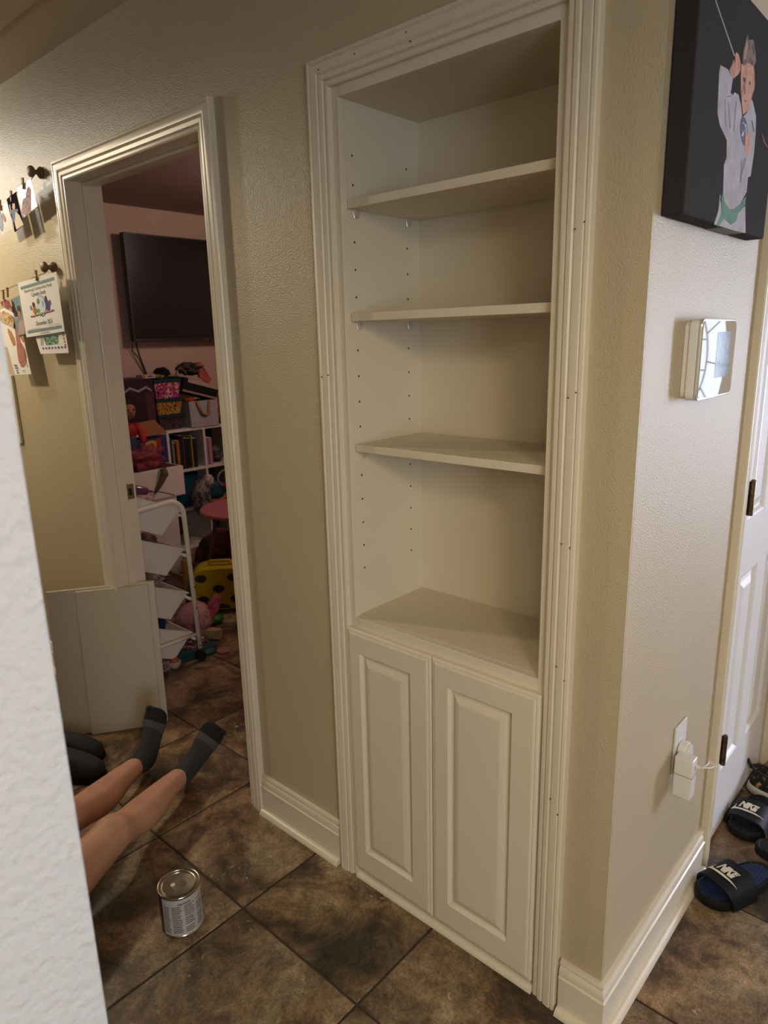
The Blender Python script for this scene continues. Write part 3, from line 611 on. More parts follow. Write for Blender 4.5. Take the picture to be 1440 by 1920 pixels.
# ------------------------------------------------------------ hall wall: strings, photos and papers
YP = -.05
def sheet(name, corners, m, y=YP, th=.0006, parent=None, curl=0.0, lab=None, cat=None, group=None, n=8):
    """thin paper with a slight curl; corners tl, tr, br, bl as (x, z)"""
    tl, tr_, br, bl = [Vector((c[0], 0, c[1])) for c in corners]; b = MB(); g = []
    for r in range(n + 1):
        t = r / n
        for k in range(n + 1):
            s_ = k / n; p = (tl * (1 - s_) + tr_ * s_) * (1 - t) + (bl * (1 - s_) + br * s_) * t
            g.append(Vector((p.x, y - curl * (t * t) * .6 - curl * .35 * math.sin(math.pi * s_) * -1, p.z)))
    m_ = len(g); b.add(g + [q + Vector((0, th, 0)) for q in g], [(r * (n + 1) + k, r * (n + 1) + k + 1, (r + 1) * (n + 1) + k + 1, (r + 1) * (n + 1) + k) for r in range(n) for k in range(n)] +
                       [(m_ + r * (n + 1) + k, m_ + (r + 1) * (n + 1) + k, m_ + (r + 1) * (n + 1) + k + 1, m_ + r * (n + 1) + k + 1) for r in range(n) for k in range(n)])
    return b.build(name, m, parent, smooth=False, base=(tl.x, y, bl.z) if parent is None else None)
def poly(name, pts, m, parent, y, d=.0004):
    return MB().prism([(p[0], y, p[1]) for p in pts], (0, -d, 0)).build(name, m, parent)
def ellp(cx, cz, rx, rz, n=18, a0=0): return [(cx + rx * math.cos(2 * math.pi * k / n + a0), cz + rz * math.sin(2 * math.pi * k / n + a0)) for k in range(n)]
def knob(x, z, lab):
    k = thing('spool_hook', lab, 'hook', (x, 0, z), group='wooden hooks on the hall wall')
    M = Matrix.Rotation(math.pi / 2, 4, 'X')
    MB().lathe([(.010, 0), (.0195, .001), (.0205, .006), (.017, .011), (.009, .017), (.0075, .023), (.010, .029)], (x, -.0003, z), 24, M).build('knob_base', 'wood', k, smooth='auto')
    MB().lathe([(.009, .026), (.016, .030), (.0195, .036), (.0185, .043), (.012, .048), (.001, .0495)], (x, 0, z), 24, M).build('knob_head', 'wood', k, smooth='auto')
    return k
knob(-2.692, 2.112, 'upper dark wooden spool hook beside the top corner of the door frame')
knob(-2.690, 1.792, 'lower dark wooden spool hook above the white certificate')
def cord(name, P, lab):
    b = MB(); b.tube(P, .0012, 6); return tag(b.build(name, flat('#6b5a45')), lab, 'string', 'strings on the hall wall')
cord('photo_string', [(-2.692, -.026, 2.103), (-2.70, -.036, 2.088), (-2.735, -.046, 2.076), (-2.852, -.048, 2.050), (-2.95, -.048, 2.030), (-3.10, -.047, 2.02), (-3.5, -.03, 2.05), (-3.52, 0, 2.06)], 'thin string with photos hanging from the upper knob')
cord('photo_string', [(-2.690, -.026, 1.783), (-2.70, -.034, 1.772), (-2.735, -.046, 1.765), (-2.90, -.048, 1.748), (-3.05, -.048, 1.735), (-3.25, -.045, 1.73), (-3.5, -.03, 1.75), (-3.52, 0, 1.76)], 'thin string with papers hanging from the lower knob')
def peg(x, z, lab, tilt=.15, y=YP - .001):
    k = thing('clothespin', lab, 'clothespin', (x, y, z), group='small wooden clothespins on the strings')
    for sgn in (-1, 1):
        b = MB(); M = Matrix.Translation((x, y - .002, z)) @ Matrix.Rotation(tilt, 4, 'Y') @ Matrix.Rotation(sgn * .10, 4, 'Y')
        b.box(-.0026 + sgn * .0026, .0026 + sgn * .0026, -.003, .003, -.019, .019, M); b.build('jaw', 'pegwood', k, bevel=.0008)
    b = MB(); b.tube([(x - .005, y - .006, z - .001), (x + .005, y - .006, z - .001)], .0017, 6); b.build('spring', 'chrome', k)
PH2C = [(-2.8986, 2.0474), (-2.8047, 2.06), (-2.7796, 1.9445), (-2.8674, 1.9282)]
PH3C = [(-2.7987, 2.0703), (-2.6754, 2.0852), (-2.651, 1.9911), (-2.7743, 1.9697)]
PH1C = [(-3.0300, 2.024), (-2.9059, 2.040), (-2.8794, 1.9445), (-3.0047, 1.9283)]
p3 = tag(sheet('hanging_photo', PH3C, 'photo', YP), 'snapshot of a child in patterned pink on the string, nearest the upper knob', 'photo', 'snapshots on the upper string')
poly('printed_child', P3_person, patches('pink_print', ['#b06a62', '#a98079', '#4a4a78', '#c9a59b'], 60, constant=True), p3, YP - .0006)
p2 = tag(sheet('hanging_photo', PH2C, mat('dark_photo', (.010, .008, .012), 1.0, spec=.04), YP - .003), 'dark snapshot of a person in a blue coat with a cream dress on the string', 'photo', 'snapshots on the upper string')
poly('printed_coat', P2_coat, flat('#243f7c'), p2, YP - .0036); poly('printed_face', P2_face, flat('#c79a80'), p2, YP - .0040)
poly('printed_dress', P2_dress, flat('#cfc4ae'), p2, YP - .0044); poly('printed_column', P2_col, flat('#b59a82'), p2, YP - .0036)
p1 = tag(sheet('hanging_photo', PH1C, 'photo', YP), 'pale snapshot at the photo edge left of the dark snapshot on the string', 'photo', 'snapshots on the upper string')
poly('printed_person', P1_person, flat('#a9705f'), p1, YP - .0006); poly('printed_blur', ellp(-2.99, 1.985, .02, .04), flat('#8f99a8'), p1, YP - .0006)
peg(-2.737, 2.078, 'clothespin holding the pink snapshot nearest the upper knob'); peg(-2.853, 2.052, 'clothespin holding the dark snapshot with the blue coat'); peg(-2.965, 2.036, 'clothespin holding the pale snapshot on the upper string')

# certificate
CT4 = [(-2.8994, 1.7500), (-2.5521 - .004, 1.7655), (-2.551 - .002, 1.5625), (-2.8902, 1.5474)]
ce = tag(sheet('certificate', CT4, 'paper', YP - .006, curl=0.0), 'white certificate with grey bands and a globe drawing below the lower knob', 'certificate')
tl, tr4, br4, bl4 = [Vector((c_[0], 0, c_[1])) for c_ in CT4]
def CW(s_, t, lift=.0009):
    p = (tl * (1 - s_) + tr4 * s_) * (1 - t) + (bl4 * (1 - s_) + br4 * s_) * t; return Vector((p.x, YP - .006 - lift, p.z))
def cpoly(name, st_, m, lift=.0007): return MB().prism([CW(s_, t, lift) for s_, t in st_], (0, -.0002, 0)).build(name, m, ce)
cpoly('printed_band', [(.06, .085), (.93, .075), (.93, .125), (.06, .135)], patches('grey_band', ['#5d6f76', '#8a999d'], 140)); cpoly('printed_band', [(.06, .885), (.95, .885), (.95, .935), (.06, .935)], patches('grey_band_low', ['#5d6f76', '#8a999d'], 140))
def ctext(txt, s_, t, size, bold=.0):
    b = MB(); put_text(b, txt, size, lambda x, y: CW(s_ + x / .345, t - y / .205), bold); b.build('printed_line', flat('#3c3c42'), ce)
ctext('Breakthrough Cardinal of the Month', .50, .185, .0165); ctext('Camden Smith', .50, .275, .0215); ctext('December 2023', .54, .79, .0225); ctext('Learning takes the future', .52, .965, .0085)
cpoly('signature_line', [(.10, .868), (.42, .868), (.42, .872), (.10, .872)], flat('#9a9aa0')); cpoly('signature_line', [(.62, .850), (.92, .850), (.92, .854), (.62, .854)], flat('#9a9aa0'))
def cell(name, s_, t, rs, rt, m, lift=.0008, n=18): cpoly(name, [(s_ + rs * math.cos(2 * math.pi * k / n), t + rt * math.sin(2 * math.pi * k / n)) for k in range(n)], m, lift)
cell('globe_outline', .53, .50, .112, .185, flat('#3b4f8f')); cell('globe_sea', .53, .50, .105, .175, flat('#cfdbe8'), .0011)
cell('globe_land', .47, .41, .035, .05, flat('#5d8a4a'), .0014); cell('globe_land', .50, .64, .05, .03, flat('#5d8a4a'), .0014); cell('globe_land', .58, .47, .02, .06, flat('#8fa7c4'), .0014)
cell('drawn_head', .335, .45, .028, .05, flat('#5a3220'), .0016); cell('drawn_body', .34, .55, .04, .07, flat('#c2702f'), .0015); cell('drawn_sleeve', .43, .57, .05, .035, flat('#6f9a3d'), .0017)
cell('drawn_head', .665, .40, .022, .06, flat('#3a2420'), .0016); cell('drawn_body', .69, .52, .05, .10, flat('#4a3a8c'), .0015); cell('drawn_hand', .255, .49, .02, .04, flat('#7d86b8'), .0015); cell('drawn_hand', .755, .47, .014, .05, flat('#9a5c38'), .0017)
cpoly('drawn_track', [(.22, .635), (.82, .60), (.82, .625), (.22, .66)], flat('#7a4030'), .0018)
for k in range(9): cpoly('drawn_tie', [(.27 + k * .058, .634 - k * .0034), (.297 + k * .058, .632 - k * .0034), (.297 + k * .058, .648 - k * .0034), (.27 + k * .058, .650 - k * .0034)], flat('#e6e2d8'), .0021)
peg(-2.716, 1.764, 'clothespin gripping the top edge of the certificate', .12, YP - .008)
ca = tag(sheet('drawing_card', [(-2.862, 1.625), (-2.572, 1.63), (-2.5647, 1.4868), (-2.8069, 1.4842)], 'paper', YP + .004), 'white card with a green drawing peeking out below the certificate', 'drawing')
poly('green_drawing', [(-2.762, 1.548), (-2.629, 1.552), (-2.640, 1.520), (-2.742, 1.516)], patches('green_crayon', ['#2c5a42', '#7fae92', '#3f7a58'], 90, constant=True), ca, YP + .0035)
for k in range(8): poly('printed_flower', ellp(-2.775 + .027 * k, 1.5045 + .0005 * k, .008, .0045, 10), flat(['#6a5a8c', '#8a6a9a', '#5a4a80'][k % 3]), ca, YP + .0035)
for k in range(5): poly('printed_flower', ellp(-2.590 + .002 * k, 1.560 - .011 * k, .007, .0035, 10), flat(['#b0606a', '#a07a50'][k % 2]), ca, YP + .0035)
for x_ in (-2.79, -2.775): poly('pencil_stroke', [(x_, 1.515), (x_ + .003, 1.515), (x_ + .012, 1.545), (x_ + .009, 1.545)], flat('#55504c'), ca, YP + .0035)

# footprint turkey sheet, boy photo, leaves
FS4 = [(-3.20, 1.68), (-3.028, 1.69), (-2.9052, 1.4058), (-3.0810, 1.4009)]
fs = tag(sheet('footprint_drawing', [(-3.165, 1.66), (-2.965, 1.672), (-2.9052 - .01, 1.4058), (-3.0810, 1.4009)], 'paper', YP + .002), 'white sheet with a pink footprint turkey drawing at the left of the certificate', 'drawing')
poly('footprint', FOOT, patches('pink_paint', ['#a0604e', '#bd7c68'], 40), fs, YP + .0014)
for q, c_ in ((LEAF3, '#a0501c'), (LEAF4, '#7c2618')): poly('painted_leaf', q, patches('leaf' + c_[1:], [c_, '#c98a48', c_], 60), fs, YP + .0010)
for i_, wd in enumerate(('Happy', 'Turkey', 'Day', 'love')):
    b = MB(); x_, z_ = [(-3.058, 1.4390), (-3.053, 1.4290), (-3.048, 1.4190), (-3.046, 1.4100)][i_]; put_text(b, wd, .0095, lambda x, y: Vector((x_ + x * 1.4, YP + .0014, z_ + y)), .0003); b.build('lettering', 'ink', fs)
for x_ in (-2.992, -2.975): poly('drawn_foot', [(x_, 1.412), (x_ + .002, 1.412), (x_ + .004, 1.422), (x_ + .002, 1.422)], flat('#6a4a30'), fs, YP + .0014)
for k in range(4): poly('pencil_stroke', [(-2.955 + .003 * k, 1.50 - .018 * k), (-2.950 + .003 * k, 1.50 - .018 * k), (-2.946 + .003 * k, 1.485 - .018 * k), (-2.950 + .003 * k, 1.486 - .018 * k)], flat('#7a6a50'), fs, YP + .0014)
lf = tag(MB().prism([(x, YP - .004, z) for x, z in LEAF2], (0, -.0008, 0)).build('leaf_cutout', patches('tan_leaf', ['#8a5a1e', '#b98a4a', '#d8c8a8', '#7a4a18'], 45)), 'tan and brown leaf picture clipped in front of the footprint drawing', 'picture', 'pictures clipped at the left of the certificate')
MB().prism([(x, YP - .0052, z) for x, z in LEAF1], (0, -.0006, 0)).build('red_leaf', patches('red_leaf', ['#6c2418', '#8f3a22', '#b9a8a0'], 40), lf)
bp_ = tag(MB().prism([(x, YP - .002, z) for x, z in BOYPH], (0, -.0006, 0)).build('hanging_photo', patches('blue_grey_photo', ['#5f7480', '#8a9aa4'], 20)), 'blue-grey snapshot of a seated child tucked behind the certificate', 'photo')
poly('printed_shirt', BOYBODY, flat('#b59a90'), bp_, YP - .0027); poly('printed_face', BOYFACE, flat('#b07a62'), bp_, YP - .0029); poly('printed_hair', BOYHAIR, flat('#4a3a2c'), bp_, YP - .0031); poly('printed_shadow', BOYDARK, flat('#1c1a1c'), bp_, YP - .0027)
peg(-3.005, 1.722, 'clothespin on the blue-grey snapshot of the seated child', .2, YP - .006); peg(-3.045, 1.715, 'clothespin above the tan and brown leaf picture', .2, YP - .008)
bs = tag(MB().prism([(x, YP + .006, z) for x, z in [(-3.30, 1.66), (-3.12, 1.655), (-3.02, 1.515), (-3.04, 1.500), (-3.20, 1.52)]], (0, -.0006, 0)).build('hanging_paper', 'paper'), 'plain white paper hanging behind the leaf picture at the far left', 'paper')
tag(boxes('wall_panel', mat('cream_panel', (.62, .56, .42), .5), [(-3.40, -3.222, -.012, -.0005, 1.10, 1.394)], bevel=.002), 'cream panel on the wall just below the footprint drawing, half hidden by the white wall', 'panel')

# ------------------------------------------------------------ right wall: canvas, thermostat, outlet
cv_ = thing('canvas_print', 'black canvas print of a child in white karate uniform with green belt', 'picture', (-.478, .29, 1.70))
CY0, CY1, CZ0, CZ1 = .030, .511, 1.700, 2.075
boxes('canvas', mat('black_canvas', (.034, .032, .032), .95, bump=.3, bscale=500, var=.2, vscale=400, spec=.12), [(-.4775, -.4402, CY0, CY1, CZ0, CZ1)], cv_, bevel=.003)
def cpol(name, pts, m, lift, par=cv_): return MB().prism([(-.4401 + lift, y, z) for y, z in pts], (.00012, 0, 0)).build(name, m, par)
gi_m = mat('printed_white_uniform', (.43, .42, .455), .9, var=.16, vscale=30, spec=.15); sk_m = patches('printed_skin', ['#8a5040', '#c28a6c', '#a86a52'], 30, .55)
fg = cpol('printed_uniform', FIG['gi'], gi_m, .0001); cpol('printed_trousers', FIG['trousers'], gi_m, .0001)
for k in ('fold1', 'fold2', 'fold3', 'fold4', 'fold5', 'fold6'): cpol('printed_fold', FIG[k], flat('#75707c'), .0003)
cpol('printed_lapel', FIG['lapel'], flat('#24242a'), .0003); cpol('printed_belt', FIG['belt'], patches('green_belt', ['#1f4a35', '#3a7a5a', '#2a5f45'], 40), .0003)
cpol('printed_face', FIG['face'], sk_m, .0003); cpol('printed_ear', FIG['ear'], flat('#a3604a'), .0002); cpol('printed_hair', FIG['hair'], patches('printed_brown_hair', ['#3a2c24', '#7a6050', '#4a382c'], 70), .0005)
cpol('printed_hair_shine', FIG['hair_light'], flat('#9a8070'), .0007); cpol('printed_hand', FIG['hand'], sk_m, .0003); cpol('printed_fist', FIG['fist'], sk_m, .0008)
for k in ('eye1', 'eye2', 'brow', 'mouth', 'nose'): cpol('printed_feature', FIG[k], flat({'mouth': '#7c4038', 'nose': '#8a5444'}.get(k, '#2c2426')), .0005)
cpol('printed_cord', FIG['cord'], flat('#b8b4ae'), .0002); cpol('printed_spark', FIG['spark'], flat('#8a3a1c'), .0002)
cpol('printed_badge', FIG['patch'], flat('#3a4668'), .0004); cpol('printed_badge_inner', FIG['patch_inner'], patches('badge_pattern', ['#c8c8d4', '#39456a', '#8a5a5a', '#d0d0d8'], 90, constant=True), .0006)
# print wraps round the bottom edge
MB().prism([(-.4767, .248, 1.6997), (-.4405, .248, 1.6997), (-.4405, .368, 1.6997), (-.4767, .368, 1.6997)], (0, 0, -.0001)).build('wrapped_print', flat('#77757a'), cv_)

th = thing('thermostat', 'white wall thermostat with chrome rim and glossy glass face', 'thermostat', (-.478, .29, 1.38))
def rbox(x0, x1, y0, y1, z0, z1, r, n=6):
    P = []
    for cy, cz, a in ((y1 - r, z1 - r, 0), (y0 + r, z1 - r, 1), (y0 + r, z0 + r, 2), (y1 - r, z0 + r, 3)):
        for k in range(n + 1): t = (a + k / n) * math.pi / 2; P.append((cy + r * math.cos(t), cz + r * math.sin(t)))
    return MB().prism([(x0, y, z) for y, z in P], (x1 - x0, 0, 0))
TY0, TY1, TZ0, TZ1 = .184, .396, 1.383, 1.536
rbox(-.4778, -.468, TY0 + .004, TY1 - .004, TZ0 + .004, TZ1 - .004, .014).build('back_plate', 'white', th, bevel=.0015)
rbox(-.468, -.4505, TY0 + .001, TY1 - .001, TZ0 + .001, TZ1 - .001, .014).build('body', 'white', th, bevel=.002)
b = rbox(-.4507, -.4445, TY0, TY1, TZ0, TZ1, .014); b.build('rim', 'chrome', th, bevel=.0015)
rbox(-.4447, -.4436, TY0 + .004, TY1 - .004, TZ0 + .004, TZ1 - .004, .011).build('glass_face', mat('thermostat_glass', (.44, .36, .27), .02), th)
rbox(-.4436, -.4434, .275, .367, 1.422, 1.511, .002).build('screen', mat('thermostat_screen', (.10, .105, .12), .08, var=.5, vscale=80), th)

ou = thing('wall_outlet', 'white wall outlet plate near the baseboard of the right wall', 'outlet', (-.478, .38, .44))
def rb2(x0, x1, y0, y1, z0, z1, r): return rbox(x0, x1, y0, y1, z0, z1, r, 4)
rb2(-.4778, -.4718, .336, .410, .478, .602, .004).build('cover_plate', 'white', ou, bevel=.002)
for z in (.566, .514): rb2(-.4718, -.4708, .353, .393, z - .014, z + .014, .010).build('socket', 'white', ou, bevel=.0006)
MB().lathe([(.003, 0), (.003, .001), (.0005, .0013)], (0, 0, 0), 10, Matrix.Translation((-.4718, .373, .540)) @ Matrix.Rotation(math.pi / 2, 4, 'Y')).build('plate_screw', 'white', ou)
pl = thing('charger_plug', 'white plug adapter with a hanging charger box in the wall outlet', 'charger', (-.46, .35, .45))
rb2(-.4706, -.452, .346, .392, .488, .556, .020).build('plug_body', 'white', pl, bevel=.002)
rb2(-.452, -.446, .350, .388, .494, .552, .016).build('plug_face', 'white', pl, bevel=.001)
MB().box(-.466, -.424, .318, .352, .438, .542).build('charger_box', 'white', pl, bevel=.003, seg=3)
MB().box(-.4665, -.4235, .3172, .3528, .497, .4985).build('seam', flat('#8d8a85'), pl)
MB().tube([(-.424, .343, .518), (-.416, .345, .518)], .0045, 10).build('cable_plug', 'white', pl)
MB().tube([(-.416, .345, .518), (-.408, .355, .516), (-.400, .372, .510), (-.398, .395, .503), (-.404, .412, .497), (-.412, .418, .497), (-.414, .408, .503), (-.409, .390, .510), (-.410, .366, .514), (-.417, .348, .516)], .0017, 8).build('cable', 'white', pl, smooth=True)

# ------------------------------------------------------------ shoes by the closet door
def outline(Ls, Wd, s_=0.0, n=28):
    """plan of a slide sole: toe at +x, heel at 0"""
    up, lo = [], []
    for k in range(n + 1):
        t = k / n; x = Ls * (.5 - .5 * math.cos(math.pi * t))
        u = x / Ls; hw = Wd / 2 * (.80 + .22 * math.sin(math.pi * (u - .25)) * (1 if u > .25 else .4)) * (1 - abs(2 * u - 1) ** 5) ** .5
        up.append((x, hw * 1.02 + s_)); lo.append((x, -hw))
    return up + lo[::-1][1:-1]
def ftext(mb, txt, size, fn, bold, shear): put_text(mb, txt, size, fn, bold, shear, .88)
SW = [((x - 250) * .000165, (y - 130) * .000165) for x, y in ((0, 4), (25, -5), (73, -3), (160, 0), (313, 6), (571, 19), (430, 42), (289, 55), (200, 49), (139, 44), (90, 46), (70, 55), (62, 75), (58, 106), (25, 62), (5, 28))]
def slide(loc, rz, lab, dark=False, Ls=.262, Wd=.104, logo=True, grp=None):
    r_ = thing('slide_sandal', lab, 'sandal', loc, (0, 0, rz), grp, local=True)
    o = outline(Ls, Wd); cx = Ls / 2
    def ring(k, z): return [((x - cx) * k + cx, y * k, z + .006 * max(0, (x / Ls - .75)) * 4) for x, y in o]
    m = flat('#101113') if not dark else flat('#17181b')
    MB().loft([ring(.97, .0005), ring(1.0, .006), ring(1.0, .026), ring(.985, .030), ring(.93, .0305), ring(.90, .027)]).build('sole', m, r_, smooth='auto', local=True, angle=50)
    fb = MB().loft([ring(.895, .0265), ring(.885, .0285)]).build('footbed', flat('#101a38') if not dark else flat('#16181e'), r_, local=True)
    nb_ = MB()
    for i_ in range(36):
        for j_ in range(15):
            x = .016 + i_ * (Ls - .03) / 35; y = -Wd * .42 + (j_ + .5 * (i_ % 2)) * Wd * .84 / 14.5; hw = min([abs(q[1]) for q in o if abs(q[0] - x) < Ls * .05] or [0])
            if abs(y) < hw * .86:
                z = .0285 + .006 * max(0, (x / Ls - .75)) * 4; q = .0020
                nb_.add([(x - q, y, z), (x, y - q, z), (x + q, y, z), (x, y + q, z), (x, y, z + .0020)], [(0, 1, 4), (1, 2, 4), (2, 3, 4), (3, 0, 4)])
    nb_.build('nubs', flat('#3d4f86') if not dark else flat('#1e2027'), fb, local=True, kind='stuff')
    # strap: an arch over the forefoot
    x0, x1 = Ls * .46, Ls * .80; A_ = []; th_ = .006
    def arch(u, xx, off):
        a = math.pi * u; hw = Wd / 2 + .004 + off; t = (xx - x0) / (x1 - x0)
        return Vector((xx + .006 * math.sin(a) * (1 if t > .5 else -1), -hw * math.copysign(abs(math.cos(a)) ** .62, math.cos(a)), .008 + (.056 - .010 * t + off) * math.sin(a) ** .75))
    NA, NX = 22, 6; st_ = MB()
    gr = lambda off: [[arch(u / NA, x0 + (x1 - x0) * k / NX, off) for u in range(NA + 1)] for k in range(NX + 1)]
    for off in (0, th_):
        g = gr(off); fl_ = [p for r0 in g for p in r0]; w_ = NA + 1
        st_.add(fl_, [(k * w_ + u, k * w_ + u + 1, (k + 1) * w_ + u + 1, (k + 1) * w_ + u) for k in range(NX) for u in range(NA)])
    g0, g1 = gr(0), gr(th_)
    for k in (0, NX): st_.add(g0[k] + g1[k], [(u, u + 1, NA + 2 + u, NA + 1 + u) for u in range(NA)])
    for u in (0, NA): st_.add([r0[u] for r0 in g0] + [r0[u] for r0 in g1], [(k, k + 1, NX + 2 + k, NX + 1 + k) for k in range(NX)])
    sp_ = st_.build('strap', flat('#0b0b0c') if not dark else flat('#131316'), r_, smooth='auto', local=True, angle=50)
    if logo:
        lm = mat('cream_logo', (.70, .66, .54), .5); xm = (x0 + x1) / 2
        def on(px, py):   # px across the strap, py towards the heel
            hw = Wd / 2 + .004 + th_; q = max(-.97, min(.97, px / hw)); a = math.acos(-math.copysign(abs(q) ** (1 / .62), q)); return arch(a / math.pi, xm - py, th_ + .0016)
        tb_ = MB(); ftext(tb_, 'NIKE', .0238, lambda x, y: on(x - .0085, y + .006), .0013, .28); tb_.build('strap_lettering', lm, sp_, local=True)
        sw = MB(); pts_ = [on(x - .0085, y + .006) for x, y in SW]; c_ = len(pts_)
        bm = bmesh.new(); vs_ = [bm.verts.new((x - .0085, y + .006, 0)) for x, y in SW]; f_ = bm.faces.new(vs_); bmesh.ops.triangulate(bm, faces=[f_])
        bmesh.ops.subdivide_edges(bm, edges=bm.edges, cuts=3); bm.verts.index_update()
        sw.add([on(v.co.x, v.co.y) for v in bm.verts], [tuple(v.index for v in f.verts) for f in bm.faces]); bm.free(); sw.build('strap_logo', lm, sp_, local=True)
    return r_
slide((-.318, .752, 0), math.atan2(.515 - .752, -.425 + .318), 'near black slide sandal with dark blue footbed touching the baseboard end')
slide((-.410, 1.080, 0), math.radians(-92), 'black slide sandal with pale strap logo standing against the closet door', True, Ls=.238, Wd=.098)
slide((-.372, .830, 0), math.radians(14), 'dark slate slide sandal at the right photo edge, between the two with pale logos', True, logo=False)

sn = thing('slip_on_shoe', 'leopard print slip-on shoe with white sole beside the closet door', 'shoe', (-.474, 1.142, 0), (0, 0, math.radians(-4)), local=True)
o_ = outline(.27, .098)
def rg(k, z, dx=0): return [((x - .135) * k + .135 + dx, y * k, z) for x, y in o_]
MB().loft([rg(.98, .0005), rg(1.02, .004), rg(1.0, .026), rg(.96, .030)]).build('sole', flat('#c9c3b4'), sn, smooth='auto', local=True, angle=50)
leo = patches('leopard_print', ['#0c0a0a', '#15100e', '#0e0c0c', '#14100d', '#7a5632', '#b08c58'], 42, .85, distort=1.2)
def up_(k, z, cut): return [(max(((x - .135) * k + .135), cut), y * k * (1 if x < .16 else 1), z + (.014 * (1 - x / .10) if x < .10 else -.0) * (1 if z > .06 else 0)) for x, y in o_]
up2 = MB().loft([rg(.97, .026), rg(.955, .045), [(x * .97 + .004, y * .86, z) for x, y, z in rg(.95, .062)], [((x * .60) + .008, y * .66, .083 - .02 * max(0, x - .05) / .2) for x, y in o_], [((x * .56) + .012, y * .55, .080 - .02 * max(0, x - .05) / .2) for x, y in o_], [((x * .56) + .014, y * .5, .045) for x, y in o_]])
up2.build('upper', leo, sn, smooth='auto', local=True, angle=60)
MB().tube([((x * .60) + .008, y * .66, .084 - .02 * max(0, x - .05) / .2) for x, y in o_], .004, 8, closed=True).build('collar', 'soft_black', sn, smooth=True, local=True)
MB().prism([(.004, -.008, .076), (-.012, -.007, .104), (-.010, .007, .104), (.004, .008, .076)], (.003, 0, .002)).build('heel_tab', 'soft_black', sn, local=True, bevel=.001)
# black shoes behind the far leg
for i_, (x_, y_, rz, lab) in enumerate(((-2.345, -.208, math.radians(37), 'black shoe lying beyond the far leg, half hidden by the white wall'), (-2.225, -.265, math.radians(33), 'black shoe lying beside the far shin'))):
    r_ = thing('black_shoe', lab, 'shoe', (x_, y_, 0), (0, 0, rz), 'black shoes on the hall floor', local=True)
    o2 = outline(.27, .10)
    def r2(k, z): return [((x - .135) * k + .135 - .27, y * k, z) for x, y in o2]
    MB().loft([r2(.97, .0005), r2(1, .006), r2(.98, .026)]).build('sole', flat('#0d0d0f'), r_, smooth='auto', local=True, angle=50)
    MB().loft([r2(.96, .026), r2(.95, .045), [(x * .90 - .022, y * .86, .062) for x, y, z in r2(.95, 0)], [(x * .72 - .062, y * .70, .082) for x, y, z in r2(.95, 0)], [(x * .45 - .135, y * .6, .098) for x, y, z in r2(.95, 0)], [(x * .40 - .142, y * .52, .096) for x, y, z in r2(.95, 0)], [(x * .38 - .142, y * .5, .05) for x, y, z in r2(.95, 0)]]).build('upper', mat('black_mesh_upper', (.016, .016, .018), .85, bump=.5, bscale=200), r_, smooth='auto', local=True, angle=60)
    MB().tube([(-.13, -.02, .089), (-.115, .018, .087), (-.10, -.018, .085), (-.085, .018, .083)], .003, 6).build('laces', 'soft_black', r_, local=True)

# ------------------------------------------------------------ the playroom beyond the doorway
tv = thing('television', 'large black television on the playroom wall', 'television', (-4.68, 2.0, 1.527))
boxes('television_casing', 'black', [(-4.735, -4.684, 1.385, 2.62, 1.527, 2.257)], tv, bevel=.004)
boxes('screen', 'screen', [(-4.684, -4.6825, 1.395, 2.61, 1.545, 2.247)], tv); boxes('maker_mark', flat('#5c5f66'), [(-4.6826, -4.682, 1.960, 2.000, 1.533, 1.540)], tv)
boxes('wall_mount', 'black', [(-4.7995, -4.735, 1.85, 2.15, 1.75, 2.05)], tv, bevel=.003)
MB().tube([(-4.742, 1.43, 1.518), (-4.755, 1.44, 1.48), (-4.785, 1.47, 1.42), (-4.79, 1.51, 1.30), (-4.785, 1.53, 1.2), (-4.78, 1.54, .95)], .006, 8).build('power_cord', 'black', tv, smooth=True, label='thick black cord hanging below the television')
MB().tube([(-4.742, 1.40, 1.515), (-4.78, 1.41, 1.46), (-4.792, 1.45, 1.38), (-4.792, 1.51, 1.27), (-4.786, 1.545, 1.1), (-4.79, 1.56, .95)], .0028, 8).build('power_cord', 'black', tv, smooth=True, label='thin black cord hanging below the television')

cs = thing('cube_shelf', 'white cube shelf full of books and toys below the television', 'shelf', (-4.62, 1.74, 0))
sx0, sx1 = -4.79, -4.45; ww = mat('white_laminate', (.62, .58, .56), .45)
for y in (1.132, 1.434, 1.737, 2.040, 2.343): MB().box(sx0, sx1, y - .009, y + .009, 0, .885).build('upright', ww, cs, bevel=.001)
for z in (.0005, .294, .588, .885): MB().box(sx0, sx1 + .001, 1.123, 2.352, z, z + .018).build('shelf_board', ww, cs, bevel=.001)
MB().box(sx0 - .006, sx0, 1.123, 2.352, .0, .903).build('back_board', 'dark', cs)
T0, T1 = .9035, .6065
